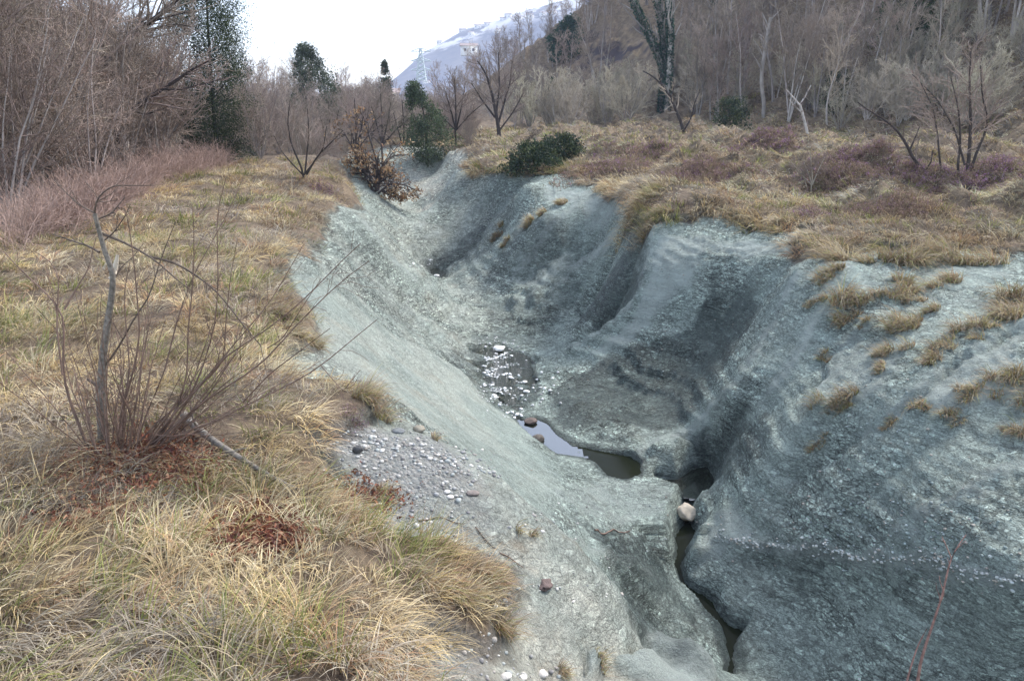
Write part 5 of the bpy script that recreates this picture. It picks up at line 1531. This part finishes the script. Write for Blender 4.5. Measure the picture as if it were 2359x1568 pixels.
# ------------------------------------------------------------------ stones
def rock_mesh(rng, r, flat=.7, col=(.4, .38, .34), sub=2, jag=.22):
    bm = bmesh.new(); bmesh.ops.create_icosphere(bm, subdivisions=sub, radius=1.0)
    V = np.array([v.co[:] for v in bm.verts]); F = np.array([[v.index for v in f.verts] for f in bm.faces]); bm.free()
    for _ in range(5):                       # facets
        d = rng.normal(0, 1, 3); d /= np.linalg.norm(d); h = rng.uniform(.62, .9)
        s = V @ d; V = V - np.clip(s - h, 0, None)[:, None] * d
    o = rng.uniform(0, 50)
    V = V * (1 + jag * .5 * pnoise(V[:, 0] * 2 + o, V[:, 1] * 2 + V[:, 2] * 1.7, 3))[:, None]
    V = V * np.array([r, r * rng.uniform(.7, 1), r * flat])
    a = rng.uniform(0, 6.28); ca_, sa = np.cos(a), np.sin(a)
    V = np.column_stack([V[:, 0] * ca_ - V[:, 1] * sa, V[:, 0] * sa + V[:, 1] * ca_, V[:, 2]])
    C = np.array(col) * (1 + .12 * pnoise(V[:, 0] / r * 3, V[:, 2] / r * 3, 9))[:, None]
    return V, F, C
import bmesh
def stone(u, v, wpx, label, col, flat=.7, seed=0, name='stone', z=None, sink=.25, sub=3, group=None, jag=.22):
    rng = np.random.default_rng(900 + seed)
    c = hit(u, v) if z is None else at_z(u, v, z)
    r = wpx * .5 * c[1] / FPX / SC
    V, F, C = rock_mesh(rng, r, flat, col, sub, jag)
    o = link(name, np_mesh(name, V, F, C), M_STONE); o.location = (c[0], c[1], c[2] + r * flat * (1 - 2 * sink))
    return tag(o, label, 'stone', group)
stone(1580, 1188, 60, 'pale cream boulder sitting in the narrow channel of the stream', (.50, .43, .33), .62, 1, 'boulder', -6.55, .15, jag=.5)
stone(1240, 1012, 40, 'dark wet rock standing in the bright sky-reflecting pool', (.10, .085, .07), .5, 2, 'rock', -6.24, .3)
stone(1222, 970, 36, 'flat brown rock at the upper edge of the bright pool', (.13, .10, .085), .35, 3, 'rock', -6.22, .3)
stone(966, 995, 30, 'round grey-brown cobble half buried at the crest of the gravel shoulder', (.30, .27, .21), .7, 4)
stone(917, 996, 34, 'flat dark grey stone left of the round cobble on the shoulder crest', (.17, .18, .18), .4, 5)
stone(825, 1040, 30, 'dark grey pointed stone on the upper gravel', (.09, .09, .09), .8, 6)
stone(1088, 1140, 36, 'brown clod lying alone on the smooth clay of the shoulder', (.20, .17, .15), .4, 7, 'clod')
for k, (u, v, w, lab) in enumerate([(917,1030,16,'white stone high on the gravel, nearest the flat dark stone'),(946,1025,12,'small white stone right of the high white stone on the gravel'),
     (1030,1135,18,'white stone left of the brown clod'),(1037,1146,20,'larger white stone touching the one left of the brown clod'),(1010,1050,14,'white stone near the crest of the shoulder gravel'),
     (1085,1075,14,'pale stone at the outer lip of the shoulder'),(862,1080,14,'white stone in the middle of the gravel'),(885,1110,12,'small white stone low on the gravel'),
     (1165,1562,40,'white stone at the bottom border, left of the two'),(1250,1556,36,'white stone at the bottom border, right of the two'),(1205,1562,26,'small white stone between the two at the bottom border'),
     (1320,1390,12,'tiny white stone on the clay below the twigs'),(905,1145,12,'white pebble beside the orange-brown tuft'),(990,1060,16,'grey-pink stone in the gravel under the shoulder crest')]):
    stone(u, v, w, lab, (.66, .62, .56), .5, 20 + k, sub=2, group='pale stones on the shoulder')
for k, (u, v, w, lab) in enumerate([(1150,806,34,'flat white stone at the head of the sparkling riffle'),(1178,820,12,'small white stone right of the flat one at the riffle head'),(1208,880,14,'white stone at the right side of the riffle'),(1176,870,16,'white stone in the middle of the riffle'),
                                    (1212,903,18,'whitish stone below the riffle, nearest the bright pool'),(1150,905,12,'small whitish stone at the lower left of the riffle'),(1005,636,16,'white block standing in for the sparkle of the small dark pool far up the ravine'),(1185,962,12,'small white stone on the rim of the bright pool')]):
    stone(u, v, w, lab, (.80, .78, .74), .4, 50 + k, z=-6.19 if v > 700 else -6.06, sub=2, group='white stones in the stream bed', sink=.1)  # the far white block is a water sparkle put in as stone
stone(1255, 1352, 50, 'heap of dark reddish clods on the clay right of the turf tip', (.13, .095, .085), .35, 70, 'clod', jag=.8)

def stones_stuff(name, label, spots, seed, cols, smin, smax, zoff=0.0, sub=1):
    rng = np.random.default_rng(seed)
    protos = [rock_mesh(rng, 1.0, rng.uniform(.35, .8), (1, 1, 1), sub) for _ in range(8)]
    V, F, C, o = [], [], [], 0
    for (x, y) in spots:
        v, f, c = protos[rng.integers(0, 8)]
        s = smin * (smax / smin) ** (rng.random() ** 1.6)
        a = rng.uniform(0, 6.28); R = np.array([[np.cos(a), -np.sin(a), 0], [np.sin(a), np.cos(a), 0], [0, 0, 1]])
        vv = (v * s) @ R.T + np.array([x, y, float(H(x, y)) + s * .15 + zoff])
        V.append(vv); F.append(f + o); C.append(np.tile(np.array(cols[rng.integers(0, len(cols))]) * rng.uniform(.8, 1.15), (len(v), 1))); o += len(v)
    ob = link(name, np_mesh(name, np.concatenate(V), np.concatenate(F), np.concatenate(C)), M_STONE)
    return tag(ob, label, 'gravel', kind='stuff')
def scatter_uv(seed, blobs):
    rng = np.random.default_rng(seed); out = []
    for (u, v, su, sv, n) in blobs:
        for _ in range(n):
            p = hit(u + rng.normal(0, su), v + rng.normal(0, sv))
            if _interp(ED, p[0], p[1]) < 0.05: out.append((p[0], p[1]))
    return out
GC = [(.46,.45,.42),(.38,.38,.36),(.30,.30,.29),(.55,.53,.48),(.24,.23,.22),(.36,.33,.29),(.34,.36,.34)]
stones_stuff('gravel', 'pale and dark gravel strewn over the shoulder of the left bank',
             scatter_uv(1, [(860,1020,60,22,170),(960,1040,60,20,170),(1060,1065,45,16,170),(900,1090,90,30,120),(1020,1130,35,16,70),(820,1190,50,20,120),(950,1210,70,30,90),(1120,1090,25,12,40),
                            (1250,1200,60,30,40),(1130,1380,25,25,60),(1060,1500,60,20,80),(1250,1352,25,6,26),(1210,1555,60,8,30),(1400,1330,30,40,24)]), 5, GC, .006, .030)
stones_stuff('pebbles', 'grey pebbles of the stream bed with white chips standing in for glints on the riffle',
             scatter_uv(2, [(1152,840,20,26,420),(1150,895,22,20,160),(1190,955,14,6,22),(1250,900,30,30,40),(980,605,14,5,24)]), 6, [(.85,.84,.82),(.80,.79,.76),(.62,.62,.60),(.35,.35,.34),(.85,.84,.82)], .016, .060, .0)  # glints of the riffle put in as white pebble colour
stones_stuff('scree', 'small crumbs of stone loosened from the right wall',
             scatter_uv(3, [(1900,1200,180,60,260),(2150,1250,120,50,160),(1500,700,140,120,160),(2000,1000,150,120,160),(1250,600,60,60,60)]), 7, [(.26,.31,.29),(.32,.36,.34),(.20,.23,.22),(.36,.33,.28)], .010, .030)

_lr = np.random.default_rng(12); _lp = []
for a_, b_ in zip(LEDGE[:-2], LEDGE[1:-1]):
    for _ in range(46):
        q_ = _lr.random(); p_ = a_ + (b_ - a_) * q_
        _lp.append((p_[0] + _lr.normal(0, .012), p_[1] + 0.02 + _lr.normal(0, .018) + (abs(_lr.normal(0, .12)) if _lr.random() < .15 else 0)))
stones_stuff('ledge_stones', 'line of pale broken stones cropping out along the ledge low on the right wall', _lp, 13, [(.44,.45,.42),(.50,.50,.46),(.38,.41,.38),(.48,.43,.36)], .012, .040, -.012)

# ------------------------------------------------------------------ far mountain with its village, pylon, buildings
def mountain():
    gx = np.arange(-1100, 1700, 14.0); gy = np.arange(820, 2400, 22.0)
    X, Y = np.meshgrid(gx, gy)
    prof = np.interp(X / 1200 * FPX + 512, [300, 350, 378, 391, 425, 469, 521, 575, 612, 800, 1100], [-3, -3, 2, 22, 66, 98, 122, 142, 170, 250, 330])
    ry = np.clip((Y - 900) / 330, 0, 1)
    Z = -4 + (prof + 4) * (ry ** 1.15) * np.where(Y > 1230, np.exp(-((Y - 1230) / 900) ** 2), 1)
    Z = Z + 5 * fbm(X * .008, Y * .008, 4, 200) * sstep(10, 60, Z) 
    id_ = np.arange(X.size).reshape(X.shape)
    F = np.stack([id_[:-1, :-1], id_[:-1, 1:], id_[1:, 1:], id_[1:, :-1]], -1).reshape(-1, 4)
    t = NT('mountain')
    pos = t.n('NewGeometry').outputs['Position']
    c = t.mix((.085, .09, .12), (.15, .145, .155), t.ramp(t.noise(pos, .02, 6, .7), [(.4, 0.0), (.62, 1.0)]))
    sn = t.math('MULTIPLY', t.n('Attribute', attribute_name='tint').outputs['Fac'], t.ramp(t.noise(pos, .035, 6, .75), [(.46, 0.0), (.54, 1.0)]))
    c = t.mix(c, (.62, .60, .58), sn)
    t.done(t.n('BsdfPrincipled', {'Base Color': c, 'Roughness': .95}).outputs[0])
    o = link('mountain', np_mesh('mountain', np.stack([X, Y, Z], -1).reshape(-1, 3), F, cols=np.stack([sstep(.74, .95, ry + .12 * fbm(X * .01, Y * .01, 3, 205))] * 3, -1).reshape(-1, 3), smooth=True), t.m); o['kind'] = 'structure'
    return lambda x, y: float(Z[int(np.clip((y - 820) / 22, 0, len(gy) - 1)), int(np.clip((x + 1100) / 14, 0, len(gx) - 1))])
MH = mountain()
M_WALL = simple('plaster', (.78, .74, .68), .9, .08, .2)
M_ROOF = simple('roof_tiles', (.30, .24, .22), .9, .15, .5)
M_WIN = simple('dark_window', (.05, .055, .06), .3, .1, 1)
def house(name, label, loc, w, d, h, rz, roofh=.35, group=None, cat='house', base=-6):
    o = bpy.data.objects.new(name, None); COL.objects.link(o); o.location = loc; o.rotation_euler = (0, 0, rz)
    tag(o, label, cat, group)
    x, y = w / 2, d / 2
    V = [(-x,-y,base),(x,-y,base),(x,y,base),(-x,y,base),(-x,-y,h),(x,-y,h),(x,y,h),(-x,y,h)]
    F = [(0,1,5,4),(1,2,6,5),(2,3,7,6),(3,0,4,7),(4,5,6,7)]
    link('wall', np_mesh('wall', V, F), M_WALL, o)
    e = w * .06; rh = h + w * roofh * .5
    V = [(-x-e,-y-e,h-.0+.02),(x+e,-y-e,h+.02),(x+e,y+e,h+.02),(-x-e,y+e,h+.02),(-x-e,0,rh),(x+e,0,rh)]
    me = bpy.data.meshes.new('roof'); me.from_pydata(V, [], [(0,1,5,4),(2,3,4,5),(0,4,3),(1,2,5),(3,2,1,0)]); me.update()
    link('roof', me, M_ROOF, o)
    n = max(2, int(w / 3.5)); fl = max(1, int(h / 3))
    for a in range(fl):
        for b in range(n):
            cx = -x + (b + .5) * w / n; cz = h * (a + .45) / fl
            V = [(cx-.5,-y-.08,cz-.6),(cx+.5,-y-.08,cz-.6),(cx+.5,-y-.08,cz+.7),(cx-.5,-y-.08,cz+.7),(cx-.5,-y+.1,cz-.6),(cx+.5,-y+.1,cz-.6),(cx+.5,-y+.1,cz+.7),(cx-.5,-y+.1,cz+.7)]
            link('window', np_mesh('window', V, [(0,1,2,3),(0,4,5,1),(1,5,6,2),(2,6,7,3),(3,7,4,0)]), M_WIN, o)
    return o
rv = np.random.default_rng(5)
vil = [(880,105),(912,96),(948,86),(965,72),(985,78),(1000,66),(1022,62),(1045,70),(1058,50),(1085,56),(1110,44),(1135,48),(1160,36),(1190,40),(1215,28),(1240,22)]
vil = [(u + 100, v + 8) if u < 1100 else (u + 60, v + 6) for u, v in vil]
side_w = ['lowest', 'second lowest', 'third', 'fourth', 'fifth', 'sixth', 'seventh', 'eighth', 'ninth', 'tenth', 'eleventh', 'twelfth', 'thirteenth', 'fourteenth', 'fifteenth', 'highest']
for k, (u, v) in enumerate(sorted(vil)):
    d = ray(u, v); d = d / d[1]; yy = 1010.0
    for q in np.arange(900, 1300, 6.0):
        if MH(q * d[0], q) > q * d[2]: yy = q; break
    house('hillside_house', 'white village house on the far mountain, %s from the left' % ['leftmost', 'second', 'third', 'fourth', 'fifth', 'sixth', 'seventh', 'eighth', 'ninth', 'tenth', 'eleventh', 'twelfth', 'thirteenth', 'fourteenth', 'fifteenth', 'last'][k],
          (yy * d[0], yy, MH(yy * d[0], yy)), rv.uniform(6, 10), 6, rv.uniform(3.5, 6), rv.uniform(-.4, .4), group='village houses on the far mountain')
p = at_y(1080, 125, 420)
house('white_villa', 'white villa with several windows standing above the near wood below the mountain', (p[0], 420, p[2] + .5), 8, 6, 3.4, .1, base=-1.2)
p = at_y(870, 212, 170)
house('farmhouse', 'long low house with reddish roof half hidden behind the trees in the gap', (p[0], 170, p[2] - 2.9), 8, 6, 2.8, .15, .22)

def pylon():
    u, v = 970, 165; y = 300.0
    b = at_y(u, v + 3, y); top = at_y(u, 110, y)
    h = top[2] - b[2]; c = np.array([b[0], y, b[2]])
    z0 = -3.0
    o = bpy.data.objects.new('pylon', None); COL.objects.link(o); o.location = c
    tag(o, 'pale blue-green lattice pylon in front of the far mountain', 'pylon')
    segs = []
    def leg(sx, sy, z): w = 1.4 * (1 - z / h * .75); return np.array([sx * w, sy * w, z])
    lv = np.linspace(z0, h, 9)
    for sx in (-1, 1):
        for sy in (-1, 1):
            segs.append((leg(sx, sy, z0), leg(sx, sy, h)))
    for i in range(8):
        for s1, s2 in (((-1,-1),(1,-1)),((1,-1),(1,1)),((1,1),(-1,1)),((-1,1),(-1,-1))):
            segs.append((leg(*s1, lv[i]), leg(*s2, lv[i + 1]))); segs.append((leg(*s2, lv[i]), leg(*s1, lv[i + 1])))
    P2 = np.array([[a, b_] for a, b_ in segs]); V, F = tubes(P2, np.full((len(P2), 2), .13), 4)
    m = simple('pylon_paint', (.50, .58, .60), .6, .1, 1)
    link('lattice', np_mesh('lattice', V, F), m, o)
    for f in (.35, .62, .9):
        z = z0 + (h - z0) * f
        P2 = np.array([[[-3.6, 0, z], [3.6, 0, z]], [[-3.6, 0, z], [0, 0, z + 1.2]], [[3.6, 0, z], [0, 0, z + 1.2]]], float)
        V, F = tubes(P2, np.full((3, 2), .15), 4)
        link('cross_arm', np_mesh('cross_arm', V, F), m, o)
pylon()

# ------------------------------------------------------------------ air
def haze():
    V = [(-1300,-80,-12),(1900,-80,-12),(1900,2450,-12),(-1300,2450,-12),(-1300,-80,420),(1900,-80,420),(1900,2450,420),(-1300,2450,420)]
    me = np_mesh('haze', V, [(3,2,1,0),(4,5,6,7),(0,1,5,4),(1,2,6,5),(2,3,7,6),(3,0,4,7)])
    m = bpy.data.materials.new('haze_air'); m.use_nodes = True; t = m.node_tree; t.nodes.clear()
    out = t.nodes.new('ShaderNodeOutputMaterial'); pv = t.nodes.new('ShaderNodeVolumePrincipled')
    pv.inputs['Color'].default_value = (.66, .76, 1.0, 1); pv.inputs['Density'].default_value = HAZE
    pv.inputs['Anisotropy'].default_value = 0.0
    t.links.new(pv.outputs[0], out.inputs['Volume'])
    o = link('haze', me, m); o['kind'] = 'stuff'; o['label'] = 'thin bluish air over the whole valley'
HAZE = 0.00045
haze()
